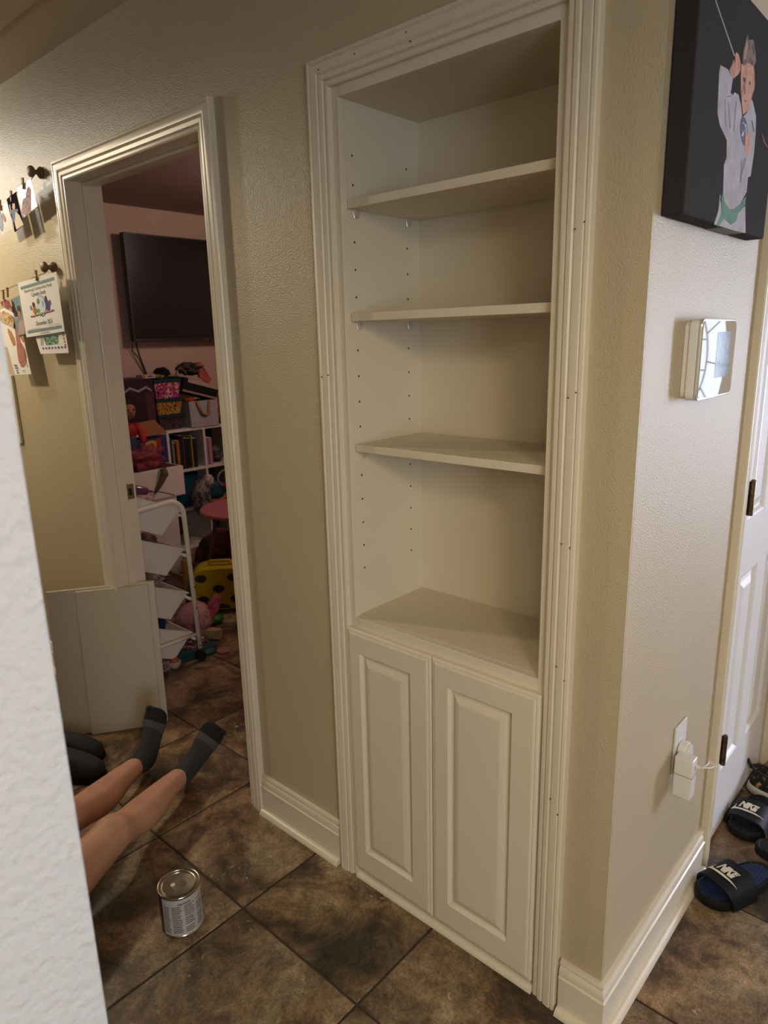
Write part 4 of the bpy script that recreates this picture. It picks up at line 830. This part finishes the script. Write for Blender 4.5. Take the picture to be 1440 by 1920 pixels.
# books in the second cube: each its own thing
def book(y, t, h, d, col, lab, lean=0.0, z0=T1, grp='books in the cube shelf', x=-4.47):
    r_ = thing('book', lab, 'book', (x - d / 2, y, z0), (lean, 0, 0), grp, local=True)
    MB().box(-d / 2, d / 2, 0, t, 0, h).build('cover', flat(col, .5), r_, local=True, bevel=.001)
    MB().box(-d / 2 - .0005, d / 2 - .004, .002, t - .002, h - .0005, h + .0006).build('pages', 'paper', r_, local=True)
bs_ = [(1.452, .020, .235, '#1c2420', 'dark green book at the left end of the cube shelf row'), (1.475, .012, .215, '#8a8272', 'thin pale grey book leaning beside the dark green one'), (1.490, .016, .200, '#2a2622', 'short dark book before the orange one'), (1.509, .022, .215, '#a4622a', 'orange book in the cube shelf row'),
       (1.534, .024, .250, '#1a2226', 'black book with a pale spine top beside the orange one'), (1.561, .013, .245, '#43343a', 'slim plum book in the middle of the row'), (1.577, .026, .225, '#1e1c1c', 'black book right of the slim plum one'), (1.607, .020, .220, '#232a26', 'dark grey book left of the mustard one'),
       (1.632, .009, .238, '#a08a2e', 'thin mustard book near the end of the row'), (1.646, .030, .215, '#241f1f', 'thick black book at the right end of the row')]
for y, t, h, col, lab in bs_: book(y, t, h, .17, col, lab, 0.0)
book(1.752, .022, .205, .2, '#8c8084', 'grey binder in the right cube', 0, grp='binders in the right cube'); book(1.780, .030, .205, .2, '#a87880', 'pink floral binder in the right cube', 0, grp='binders in the right cube')
def blobthing(name, lab, cat, c, r, m, seed, amp=.25, fr=2.5, grp=None, sub=3, flatz=None):
    return tag(MB().blob(c, r, sub, amp, fr, seed, flatz).build(name, m, smooth=True), lab, cat, grp)
blobthing('stuffed_toy', 'dark crumpled toy in the right cube', 'toy', (-4.58, 1.90, T1 + .06), (.09, .075, .06), patches('dark_toy', ['#0c0c0e', '#2a2624', '#6a625c', '#111'+'112'], 22), 3, .4, 3.5, flatz=T1 + .001)
# lower row
tb_ = thing('teal_bin', 'teal fabric bin in the lower row of the cube shelf', 'bin', (-4.6, 1.585, .3125))
MB().lathe([(.001, 0), (.115, 0), (.135, .235), (.128, .235), (.110, .008), (.001, .008)], (-4.60, 1.585, .3125), 28, Matrix.Scale(1.0, 4)).build('bin_body', flat('#123f4e', .8), tb_, smooth='auto')
MB().tube([(-4.60 + .135 * math.cos(a), 1.585 + .135 * math.sin(a), .3125 + .235) for a in [2 * math.pi * k / 28 for k in range(28)]], .006, 6, closed=True).build('bin_rim', flat('#0d3340'), tb_, smooth=True)
blobthing('plush_toy', 'grey and white plush toy in front of the lower cubes', 'toy', (-4.36, 1.60, .40), (.07, .06, .13), patches('grey_plush', ['#141416', '#4a4648', '#8c8084', '#1a1a1c'], 26), 5, .35, 3)
blobthing('plush_toy', 'blue plush heap in the lower right cubes', 'toy', (-4.60, 1.885, .385), (.09, .11, .075), patches('blue_plush', ['#0f3a4c', '#14485c', '#1e5a48'], 12), 6, .2, 2.5, flatz=.3127)
tag(MB().tube([(-4.36, 1.66, .36), (-4.34, 1.74, .345), (-4.34, 1.81, .37), (-4.35, 1.86, .42)], .014, 8).build('toy_tail', flat('#a05a2c'), smooth=True), 'orange curved toy tail in front of the lower cubes', 'toy')
tag(MB().tube([(-4.40, 1.86 + .07 * math.cos(a), .50 + .06 * math.sin(a)) for a in [2 * math.pi * k / 20 for k in range(20)]], .008, 8, closed=True).build('toy_hoop', flat('#80767a'), smooth=True), 'grey toy hoop hanging at the right of the lower cubes', 'toy')
blobthing('toy_ball', 'red toy under the grey hoop', 'toy', (-4.40, 1.88, .44), (.035, .055, .028), flat('#9a2a24', .5), 8, .15)
blobthing('toy_figure', 'small pink and white toy figure on the lower cube edge', 'toy', (-4.42, 1.72, .50), (.03, .04, .05), patches('pink_white', ['#b06a78', '#c8b8ba', '#2a2426'], 40), 9, .4, 4)

# on top of the cube shelf
def tub(name, lab, y0, y1, z0, hgt, cm, grp):
    r_ = thing(name, lab, 'storage box', (-4.60, (y0 + y1) / 2, z0), group=grp); ym = (y0 + y1) / 2; hw = (y1 - y0) / 2
    def rr(k, z, ins=0): return [(-4.60 + sx * (.13 * k - ins), ym + sy * (hw * k - ins), z) for sx, sy in ((1, -1), (1, 1), (-1, 1), (-1, -1))]
    MB().loft([rr(.82, z0), rr(.95, z0 + hgt - .022)]).build('tub', cm, r_, bevel=.004)
    MB().loft([rr(.97, z0 + hgt - .024), rr(1.0, z0 + hgt - .020), rr(1.0, z0 + hgt - .003), rr(.96, z0 + hgt)]).build('lid', flat('#0f2b30'), r_, bevel=.002)
tub('storage_box', 'clear tub with nearly black contents at the bottom of the tub stack', 1.39, 1.60, T0, .108, patches('dark_contents', ['#2a2022', '#4a3c3c', '#1c181a'], 20, .25), 'lidded tubs stacked on the cube shelf')
tub('storage_box', 'clear tub with yellow and brown contents in the middle of the tub stack', 1.385, 1.60, T0 + .109, .115, patches('yellow_contents', ['#4a2a20', '#b8903c', '#7a4a2c', '#c8a868', '#2a1c1a'], 34, .25, constant=True), 'lidded tubs stacked on the cube shelf')
tub('storage_box', 'clear tub with pink and red contents at the top of the tub stack', 1.38, 1.60, T0 + .225, .135, patches('pink_contents', ['#141a24', '#b04a88', '#8c2438', '#c8a0a4', '#6a1a30'], 30, .25, constant=True), 'lidded tubs stacked on the cube shelf')
blobthing('toy_vehicle', 'small yellow and black toy on the tub stack', 'toy', (-4.60, 1.47, T0 + .375), (.06, .07, .018), patches('yellow_black', ['#15120f', '#a8882c', '#2a2418'], 30), 12, .3, 3, flatz=T0 + .361)
blobthing('hair_puff', 'dark fuzzy toy at the back of the tub stack', 'toy', (-4.70, 1.585, T0 + .395), (.05, .06, .040), flat('#141015', .95), 13, .3, 5, flatz=T0 + .361)
db = thing('doll_box', 'dark purple doll box standing on the shelf top left of the tubs', 'box', (-4.60, 1.25, T0))
MB().box(-4.74, -4.46, 1.135, 1.368, T0, T0 + .375).build('carton', flat('#2c1622', .5), db, bevel=.003)
MB().prism([(-4.4595, 1.15, T0 + .30), (-4.4595, 1.19, T0 + .325), (-4.4595, 1.25, T0 + .30), (-4.4595, 1.31, T0 + .325), (-4.4595, 1.35, T0 + .30), (-4.4595, 1.35, T0 + .285), (-4.4595, 1.31, T0 + .308), (-4.4595, 1.25, T0 + .285), (-4.4595, 1.19, T0 + .308), (-4.4595, 1.15, T0 + .285)], (.0008, 0, 0)).build('printed_scallop', flat('#8a7f8a'), db)
MB().box(-4.4595, -4.4588, 1.30, 1.362, T0 + .02, T0 + .28).build('printed_stripe', flat('#4a2430'), db)
lbx = thing('label_box', 'small white printed box on the edge of the doll box', 'box', (-4.50, 1.345, T0 + .376))
MB().box(-4.54, -4.45, 1.285, 1.385, T0 + .3755, T0 + .40).build('carton', flat('#a39a98', .5), lbx, bevel=.001)
MB().box(-4.4499, -4.4494, 1.286, 1.306, T0 + .377, T0 + .399).build('printed_stripe', flat('#9c5a2c'), lbx); MB().box(-4.4499, -4.4494, 1.325, 1.365, T0 + .384, T0 + .393).build('printed_mark', flat('#3c3c6a'), lbx)
gb = thing('gift_bag', 'silver grey gift bag with tan ribbon handle on the shelf top', 'gift bag', (-4.60, 1.755, T0))
MB().loft([[(x, y, T0 + .0005) for x, y in ((-4.44, 1.632), (-4.44, 1.868), (-4.64, 1.868), (-4.64, 1.632))], [(x, y, T0 + .192) for x, y in ((-4.445, 1.628), (-4.445, 1.873), (-4.63, 1.873), (-4.63, 1.628))]], caps=False).add([(-4.44, 1.632, T0 + .001), (-4.44, 1.868, T0 + .001), (-4.64, 1.868, T0 + .001), (-4.64, 1.632, T0 + .001)], [(0, 1, 2, 3)]).build('bag_body', patches('silver_paper', ['#8a8a90', '#a6a6ac'], 60, .35), gb)
MB().tube([(-4.438, 1.69, T0 + .19), (-4.432, 1.70, T0 + .15), (-4.428, 1.725, T0 + .10), (-4.428, 1.755, T0 + .085), (-4.43, 1.785, T0 + .10), (-4.435, 1.79, T0 + .15), (-4.438, 1.80, T0 + .19)], .010, 8).build('ribbon_handle', flat('#9a7350', .7), gb, smooth=True)
blobthing('tissue_paper', 'orange cloth poking out of the gift bag', 'cloth', (-4.50, 1.665, T0 + .203), (.05, .045, .018), flat('#a04a24', .8), 15, .3)
nb2 = thing('shoe_box', 'navy box with white stripes tilted on top of the gift bag', 'box', (-4.56, 1.607, T0 + .342), (math.radians(-16), 0, 0), local=True)
MB().box(-.11, .11, 0, .30, -.075, .0).build('carton', flat('#0b0d14', .5), nb2, local=True, bevel=.002); MB().box(-.115, .115, -.004, .304, -.002, .028).build('box_lid', flat('#0d1018', .5), nb2, local=True, bevel=.002)
MB().box(.1152, .1160, .03, .30, -.002, .026).build('lid_stripe', flat('#a39088'), nb2, local=True); MB().box(.1102, .111, .0, .30, -.073, -.060).build('bottom_stripe', flat('#8f7f78'), nb2, local=True)
bgp = thing('patterned_bag', 'black and brown patterned bag slumped on the navy box', 'bag', (-4.57, 1.72, T0 + .37))
MB().blob((-4.57, 1.74, T0 + .422), (.085, .10, .045), 4, .4, 3.2, 21).build('bag_body', patches('dark_bag', ['#0f0c0c', '#1a1413', '#4a3a30', '#0e0b0b'], 26), bgp, smooth=True)
MB().tube([(-4.47, 1.60 + .04 * math.cos(a), T0 + .385 + .045 * math.sin(a)) for a in [math.pi * k / 8 for k in range(9)]], .005, 6).build('bag_handle', flat('#6a5038'), bgp, smooth=True)
MB().prism([(-4.50, 1.755, T0 + .45), (-4.50, 1.80, T0 + .46), (-4.49, 1.87, T0 + .33), (-4.48, 1.84, T0 + .30), (-4.49, 1.77, T0 + .35)], (-.03, 0, .01)).build('red_panel', patches('red_panel', ['#7a2420', '#a84a3c', '#3a1614'], 30), bgp, bevel=.006)
tag(MB().blob((-4.56, 1.968, T0 + .10), (.11, .075, .12), 3, .2, 3, 25, T0 + .001).build('orange_bag', patches('orange_bag', ['#8a4a34', '#a86a50', '#6a3424'], 20), smooth=True), 'dusty orange bag at the right end of the shelf top', 'bag')

# white cupboard and drawer box in front of the shelf's left end
wc = thing('toy_cupboard', 'low white toy cupboard behind the rolling rack', 'cupboard', (-4.2, .85, 0))
MB().box(-4.42, -4.02, .50, 1.20, .0005, .535).build('body', ww, wc, bevel=.003); MB().box(-4.02, -4.004, .51, .85, .02, .52).build('door', ww, wc, bevel=.002); MB().box(-4.02, -4.004, .855, 1.19, .02, .52).build('door', ww, wc, bevel=.002)
dx = thing('white_box', 'wide white box standing on the toy cupboard under the pink clothes', 'box', (-4.2, .93, .536))
MB().box(-4.40, -4.00, .60, 1.258, .5355, .728).build('box_body', mat('white_carton', (.62, .54, .52), .6), dx, bevel=.003); MB().box(-4.38, -4.03, .62, 1.24, .7275, .7300).build('box_inside', flat('#4a2f24'), dx)
tag(MB().tube([(-3.985, 1.10, .735), (-3.975, 1.105, .70), (-3.985, 1.06, .62), (-3.995, 1.03, .58)], [.022, .026, .016, .006], 8).build('toy_hammer', patches('grey_brown', ['#3a3026', '#5a4a34', '#2a241e'], 30), smooth=True), 'grey and brown toy hanging over the edge of the white box', 'toy')
cbx = thing('cardboard_box', 'open cardboard box with a bright printed front and raised tan flap', 'box', (-4.27, 1.12, .731))
MB().box(-4.36, -4.20, 1.02, 1.275, .7305, .90).build('carton', flat('#23305c', .6), cbx, bevel=.002)
MB().prism([(-4.202, 1.10, .915), (-4.202, 1.285, .925), (-4.30, 1.255, 1.008), (-4.30, 1.075, .998)], (.002, 0, .003)).build('flap', flat('#80573a', .8), cbx)
MB().prism([(-4.1999, y, z) for y, z in ellp(1.16, .82, .075, .07)], (.0006, 0, 0)).build('printed_yellow_shape', flat('#b0902c'), cbx); MB().prism([(-4.1999, y, z) for y, z in ((1.20, .90), (1.235, .90), (1.22, .80), (1.19, .79))], (.0009, 0, 0)).build('printed_red_shape', flat('#8a2824'), cbx)
MB().prism([(-4.1999, y, z) for y, z in ((1.13, .78), (1.19, .775), (1.21, .735), (1.15, .735))], (.0009, 0, 0)).build('printed_brown_shape', flat('#8a6a50'), cbx)
dl = thing('doll', 'doll with dark hair, red blouse and long dark blue skirt beside the cardboard box', 'doll', (-4.142, .985, .7305))
MB().lathe([(.001, 0), (.056, 0), (.054, .08), (.040, .19), (.034, .22)], (-4.142, .985, .7305), 20).build('skirt', patches('blue_skirt', ['#10141f', '#1c2a4c', '#161a28'], 30), dl, smooth=True)
MB().blob((-4.142, .985, .975), (.042, .05, .055), 3, .1, 3, 2).build('blouse', flat('#8a1f1c', .6), dl, smooth=True)
for sy in (-1, 1): MB().tube([(-4.142, .985 + sy * .040, 1.01), (-4.132, .985 + sy * .075, .975), (-4.112, .985 + sy * .072, .925), (-4.095, .985 + sy * .060, .89)], [.022, .032, .022, .012], 8).build('sleeve', flat('#a02a24', .6), dl, smooth=True)
hd = MB().blob((-4.137, .985, 1.105), (.050, .048, .060), 3, .03, 2, 1).build('head', flat('#8a5c40', .6), dl, smooth=True)
for sy in (-1, 1): MB().blob((-4.089, .985 + sy * .018, 1.112), (.004, .007, .006), 2, 0).build('eye', flat('#1a100c'), hd)
MB().blob((-4.086, .985, 1.078), (.004, .010, .004), 2, 0).build('mouth', flat('#6a2a24'), hd); MB().blob((-4.086, .985, 1.096), (.006, .006, .007), 2, 0).build('nose', flat('#8a5c40'), hd)
MB().blob((-4.152, .985, 1.134), (.052, .060, .064), 3, .1, 4, 6).build('hair', flat('#140d0a', .7), dl, smooth=True)
cl = tag(MB().blob((-4.042, 1.03, .80), (.042, .11, .085), 4, .5, 2.6, 31, .7315).build('clothes_heap', patches('pink_clothes', ['#3a0c22', '#6a1838', '#7e2c2c', '#50122e', '#742250'], 9), smooth=True), 'heap of pink and red clothes on the white box', 'clothes')
blobthing('striped_cloth', 'grey striped cloth on the heap of pink clothes', 'cloth', (-4.045, .845, .765), (.045, .065, .045), patches('striped_cloth', ['#5a4448', '#9a8a8c', '#4a3a40'], 30), 33, .3, 3, flatz=.7315)

# rolling rack of tilted white bins
rk = thing('rolling_rack', 'white tubular rolling rack with four tilted plastic bins inside the doorway', 'rack', (-2.95, .32, 0))
def uframe(x):
    y0, y1, zt, r = .165, .492, .815, .07; P = [(x, y1 + .008, .062)]
    for k in range(9): a = math.pi / 2 * k / 8; P.append((x, y1 - .012 - r + r * math.cos(a), zt - r + r * math.sin(a)))
    for k in range(9): a = math.pi / 2 * k / 8; P.append((x, y0 + r - r * math.sin(a), zt - r + r * math.cos(a) - .012))
    P.append((x, y0, .062)); return P
for x in (-2.768, -3.15):
    f_ = MB().tube(uframe(x), .0115, 12).build('side_frame', 'whitepaint', rk, smooth=True)
    MB().tube([(x, .165, .145), (x, .497, .145)], .009, 10).build('lower_rail', 'whitepaint', f_, smooth=True)
    for z in (.70, .50, .385, .28, .085): MB().tube([(x + .011, .494, z), (x + .0135, .494, z)], .004, 8).build('screw', 'black', f_)
    for y in (.165, .500):
        c_ = MB(); c_.tube([(x - .014, y, .024), (x + .014, y, .024)], .0235, 18); c_.tube([(x, y, .03), (x, y, .068)], .012, 10); c_.build('caster', 'black', rk, smooth='auto')
rim_m = mat('bin_plastic', (.66, .62, .58), .4)
def bin_(k, z_front, par):
    # open tub, axis along x, front lip at +y, tilted so that the front is lower
    L0, L1 = -3.135, -2.785; tilt = -.42; M = Matrix.Translation((0, .47, z_front)) @ Matrix.Rotation(tilt, 4, 'X')
    def rr(x0, x1, y0, y1, z): return [M @ Vector(p) for p in ((x0, y0, z), (x1, y0, z), (x1, y1, z), (x0, y1, z))]
    b = MB(); b.loft([rr(L0, L1, -.285, .0, 0), rr(L0 + .012, L1 - .012, -.262, -.042, -.132)], caps=False); q = rr(L0 + .012, L1 - .012, -.262, -.042, -.132); b.add(q, [(0, 1, 2, 3)])
    o = b.build('bin', rim_m, par); md = o.modifiers.new('solid', 'SOLIDIFY'); md.thickness = .003; bv = o.modifiers.new('bevel', 'BEVEL'); bv.width = .012; bv.segments = 3; bv.limit_method = 'ANGLE'
    R_ = MB(); R_.loft([rr(L0 - .006, L1 + .006, -.291, .006, 0), rr(L0 - .006, L1 + .006, -.291, .006, .006), rr(L0 + .004, L1 - .004, -.281, -.004, .006), rr(L0 + .004, L1 - .004, -.281, -.004, 0)], caps=False, closed=True); R_.build('bin_rim', rim_m, o, bevel=.0015)
    MB().tube([(-3.145, .48, z_front - .03), (-2.772, .48, z_front - .03)], .007, 8).build('support_bar', 'whitepaint', par, smooth=True)
    return M
MS = [bin_(k, z, rk) for k, z in enumerate((.765, .570, .355, .150))]
# what the bins hold
blobthing('toy_bundle', 'white and pink cloth toys in the top bin of the rack', 'toy', (-2.95, .33, .815), (.10, .09, .045), patches('white_pink', ['#9a8488', '#b4a2a2', '#7c5a70', '#a89096'], 18), 41, .35, 3)
hd_ = thing('hair_dryer', 'shiny purple toy hair dryer lying on the top bin', 'toy', (-2.84, .28, .87))
MB().tube([(-2.84, .22, .885), (-2.835, .265, .888), (-2.835, .315, .878), (-2.835, .345, .868)], [.026, .026, .020, .017], 14).build('barrel', mat('purple_gloss', (.10, .04, .09), .12), hd_, smooth='auto')
MB().tube([(-2.84, .24, .88), (-2.85, .235, .83)], [.014, .012], 10).build('handle', mat('purple_gloss_dark', (.06, .03, .06), .2), hd_, smooth=True)
MB().tube([(-2.835, .345, .868), (-2.82, .39, .862), (-2.80, .43, .848), (-2.79, .455, .836)], .0025, 6).build('toy_cord', 'black', hd_, smooth=True)
blobthing('plush_toy', 'small purple and pink plush figure above the strike plate', 'toy', (-2.97, .21, .93), (.035, .035, .05), patches('purple_plush', ['#3a2a5a', '#a0607c', '#b8a0a8', '#2a4a3a'], 40, constant=True), 42, .35, 4)
blobthing('toy_horn', 'small red toy standing in the top bin', 'toy', (-3.02, .30, .89), (.014, .016, .05), flat('#8a2018', .5), 43, .2)
blobthing('pink_bow', 'pink bow at the far end of the top bin', 'toy', (-3.06, .45, .815), (.03, .04, .016), flat('#8a3858', .6), 44, .3)
blobthing('toy_bundle', 'dark and pink toys in the second bin of the rack', 'toy', (-2.95, .30, .615), (.12, .12, .04), patches('dark_pink', ['#1c1216', '#5a3a48', '#9a7a80', '#241a20'], 22), 45, .4, 3.5)
tag(MB().box(-3.02, -2.99, .30, .32, .60, .72).build('toy_post', flat('#a08a84'), bevel=.003), 'upright white toy post between the top and second bins', 'toy')
blobthing('toy_bundle', 'clear bag of toys in the third bin of the rack', 'toy', (-2.95, .31, .415), (.12, .11, .04), patches('clear_toys', ['#6a5058', '#9c868c', '#b4a4a8', '#3a2c34'], 24, .2), 46, .35, 3)
bk_ = thing('doll_bed', 'pale slatted toy bed back behind the third bin', 'toy', (-3.25, .40, .30))
MB().tube([(-3.25, .26 + .17 + .17 * math.cos(a), .30 + .14 * math.sin(a) ** .8 if math.sin(a) > 0 else .30) for a in [math.pi * k / 14 for k in range(15)]], .010, 8).build('bow_rail', flat('#7d6a6e'), bk_, smooth=True)
for k in range(6): MB().box(-3.256, -3.244, .30 + k * .045, .318 + k * .045, .16, .30 + .12 * math.sin(math.pi * (k + 1) / 7)).build('slat', flat('#7d6a6e'), bk_, bevel=.002)
MB().box(-3.26, -3.24, .26, .60, .0005, .165).build('bed_rail', flat('#6a585c'), bk_)
tag(MB().tube([(-3.20, .52, .0006), (-3.20, .525, .25), (-3.20, .53, .46)], .010, 8).build('toy_wand', flat('#8a5048')), 'rose toy stick standing behind the rack', 'toy')
blobthing('toy_bundle', 'dark blue cloth and white paper in the lowest bin', 'toy', (-2.93, .30, .215), (.12, .11, .04), patches('blue_white', ['#0c1630', '#142048', '#0c1630', '#a0989c'], 8), 47, .3, 2.5)

# toys on the playroom floor
ta = thing('play_table', 'round pink play table with grey folding legs', 'table', (-3.55, 1.42, 0))
MB().lathe([(.001, .462), (.292, .462), (.30, .468), (.30, .480), (.294, .486), (.001, .486)], (-3.55, 1.42, 0), 48).build('table_top', flat('#a4606a', .5), ta, smooth='auto')
for a in (2.9, 4.3, 5.9, 1.2): MB().tube([(-3.55 + .20 * math.cos(a), 1.42 + .20 * math.sin(a), .462), (-3.55 + .30 * math.cos(a), 1.42 + .30 * math.sin(a), .012)], .0125, 10).build('leg', flat('#5a4a4e', .35), ta, smooth=True)
MB().tube([(-3.76, 1.30, .462), (-3.78, 1.28, .43), (-3.76, 1.26, .41)], .010, 8).build('table_latch', flat('#8a2a4a'), ta, smooth=True)
lc = thing('ladybug_case', 'yellow toy suitcase with black spots standing on the playroom floor', 'toy case', (-3.28, 1.0, 0), (0, 0, math.radians(48)), local=True)
pts_ = [(.17 * math.copysign(abs(math.cos(a)) ** .55, math.cos(a)), .135 + .1325 * math.copysign(abs(math.sin(a)) ** .6, math.sin(a))) for a in [2 * math.pi * k / 32 for k in range(32)]]
MB().loft([[(x * .93, -.085, .135 + (z - .135) * .93) for x, z in pts_], [(x, -.065, z) for x, z in pts_], [(x, .065, z) for x, z in pts_], [(x * .93, .085, .135 + (z - .135) * .93) for x, z in pts_]]).build('case_shell', flat('#a08a14', .45), lc, smooth='auto', local=True, angle=50)
for x, z in ((-.105, .205), (.075, .205), (-.10, .075), (.085, .075), (-.01, .14)): MB().prism([(x + .033 * math.cos(a), -.0856 if abs(x) > .02 else -.0856, z + .024 * math.sin(a)) for a in [2 * math.pi * k / 16 for k in range(16)]], (0, -.001, 0)).build('spot', 'black', lc, local=True)
MB().tube([(-.06, -.03, .26), (-.055, -.03, .29), (.055, -.03, .29), (.06, -.03, .26)], .011, 10).build('handle', flat('#b09a1c', .45), lc, smooth=True, local=True)
MB().prism([(.07 * math.cos(a) - .02, -.086, .02 + .03 * abs(math.sin(a))) for a in [math.pi * k / 10 for k in range(11)]], (0, -.001, 0)).build('mouth_patch', flat('#4a2a14'), lc, local=True)
wt = thing('wooden_rail', 'pale wooden toy rail standing left of the yellow case', 'toy', (-3.41, .845, 0)); MB().box(-3.42, -3.40, .83, .86, .0005, .30).build('rail', flat('#8a6a38', .6), wt, bevel=.004); MB().box(-3.60, -3.42, .835, .855, .18, .20).build('cross_rail', flat('#6a5030', .6), wt, bevel=.002)
pk = thing('pink_bag', 'pink heart patterned toy bag on the floor behind the rack', 'toy bag', (-3.06, .68, 0))
MB().blob((-3.06, .66, .09), (.09, .10, .09), 3, .25, 2.5, 51, .001).build('bag_body', patches('pink_bag', ['#8a5a64', '#a87880', '#7a4a54'], 24), pk, smooth=True)
MB().prism([(-2.99, .70, .07), (-2.985, .77, .12), (-2.99, .80, .18), (-3.0, .77, .205), (-3.0, .72, .17)], (-.03, .01, 0)).build('pink_flap', patches('pink_flap', ['#8a2a48', '#a8586c'], 30), pk, bevel=.008)
tag(MB().prism([(-2.985, .64, .0008), (-2.90, .70, .0008), (-2.92, .735, .0008), (-3.0, .69, .0008)], (0, 0, .05)).build('paper_scrap', flat('#9a8060', .8), bevel=.002), 'tan folded card on the floor beside the pink bag', 'card')
blobthing('toy_frog', 'bright green toy on the playroom floor', 'toy', (-3.10, .815, .024), (.04, .05, .026), flat('#1c5a1e', .4), 52, .3, 3, flatz=.001)
tag(MB().lathe([(.001, .0006), (.033, .0006), (.035, .004), (.034, .010), (.028, .012), (.001, .012)], (-2.765, .63, 0), 24).build('pink_disc', flat('#96626a', .5), smooth='auto'), 'pink round lid lying on the playroom floor tiles', 'toy')
pz = thing('puzzle_box', 'flat teal puzzle box on the floor under the rack', 'box', (-2.872, .505, 0), (0, 0, math.radians(78)), local=True)
MB().box(-.11, .11, -.070, .070, .0006, .045).build('carton', flat('#1e3c40', .5), pz, local=True, bevel=.002); MB().box(.05, .10, -.0708, -.0702, .010, .036).build('printed_frame', flat('#4a6668'), pz, local=True)
for k in range(22):
    a_ = random.uniform(-.1, .1); tag(MB().box(-.009, .009, -.007, .007, 0, .004, Matrix.Translation((-2.88 + random.uniform(-.04, .04), .52 + random.uniform(-.07, .07), .0456 + .0042 * (k % 3))) @ Matrix.Rotation(random.uniform(0, 3), 4, 'Z')).build('puzzle_piece', flat(random.choice(['#a04a34', '#b8a49a', '#8a6a5a', '#7a2a24']))), 'small loose puzzle piece on the teal box', 'puzzle piece', 'loose puzzle pieces on the teal box')
cu = thing('toy_cup', 'white toy cup with orange top on the floor by the rack caster', 'toy', (-2.80, .375, 0))
MB().lathe([(.001, .0006), (.016, .0008), (.028, .014), (.030, .030), (.027, .034), (.001, .034)], (-2.80, .375, 0), 24).build('cup', flat('#b4a49c', .4), cu, smooth='auto'); MB().blob((-2.80, .375, .040), (.020, .020, .014), 3, .2, 4, 3).build('orange_top', flat('#b0502c', .6), cu, smooth=True)
sb_ = thing('letter_box', 'low white printed carton on the floor under the lowest bin', 'box', (-2.86, .30, 0), (0, 0, math.radians(85)), local=True)
MB().box(-.10, .055, -.06, .06, .0006, .05).build('carton', flat('#84767a', .5), sb_, local=True, bevel=.002)
b = MB(); put_text(b, 'UNITED', .030, lambda x, y: Vector((-.015 + x, -.0606, .026 + y)), .0008); b.build('printed_lettering', flat('#4a2a24'), sb_, local=True)
tag(MB().lathe([(.020, .0006), (.026, .004), (.020, .008)], (-2.88, .645, 0), 20).build('toy_ring', flat('#4a3a3a')), 'small dark toy ring on the tiles behind the caster', 'toy')
blobthing('toy_heap', 'dark heap of red and orange toys under the pink table', 'toy', (-3.98, 1.50, .12), (.11, .20, .12), patches('dark_red_heap', ['#140c0c', '#4a1812', '#6a3214', '#1a1214', '#12182a'], 9), 61, .3, 2.5, flatz=.001)
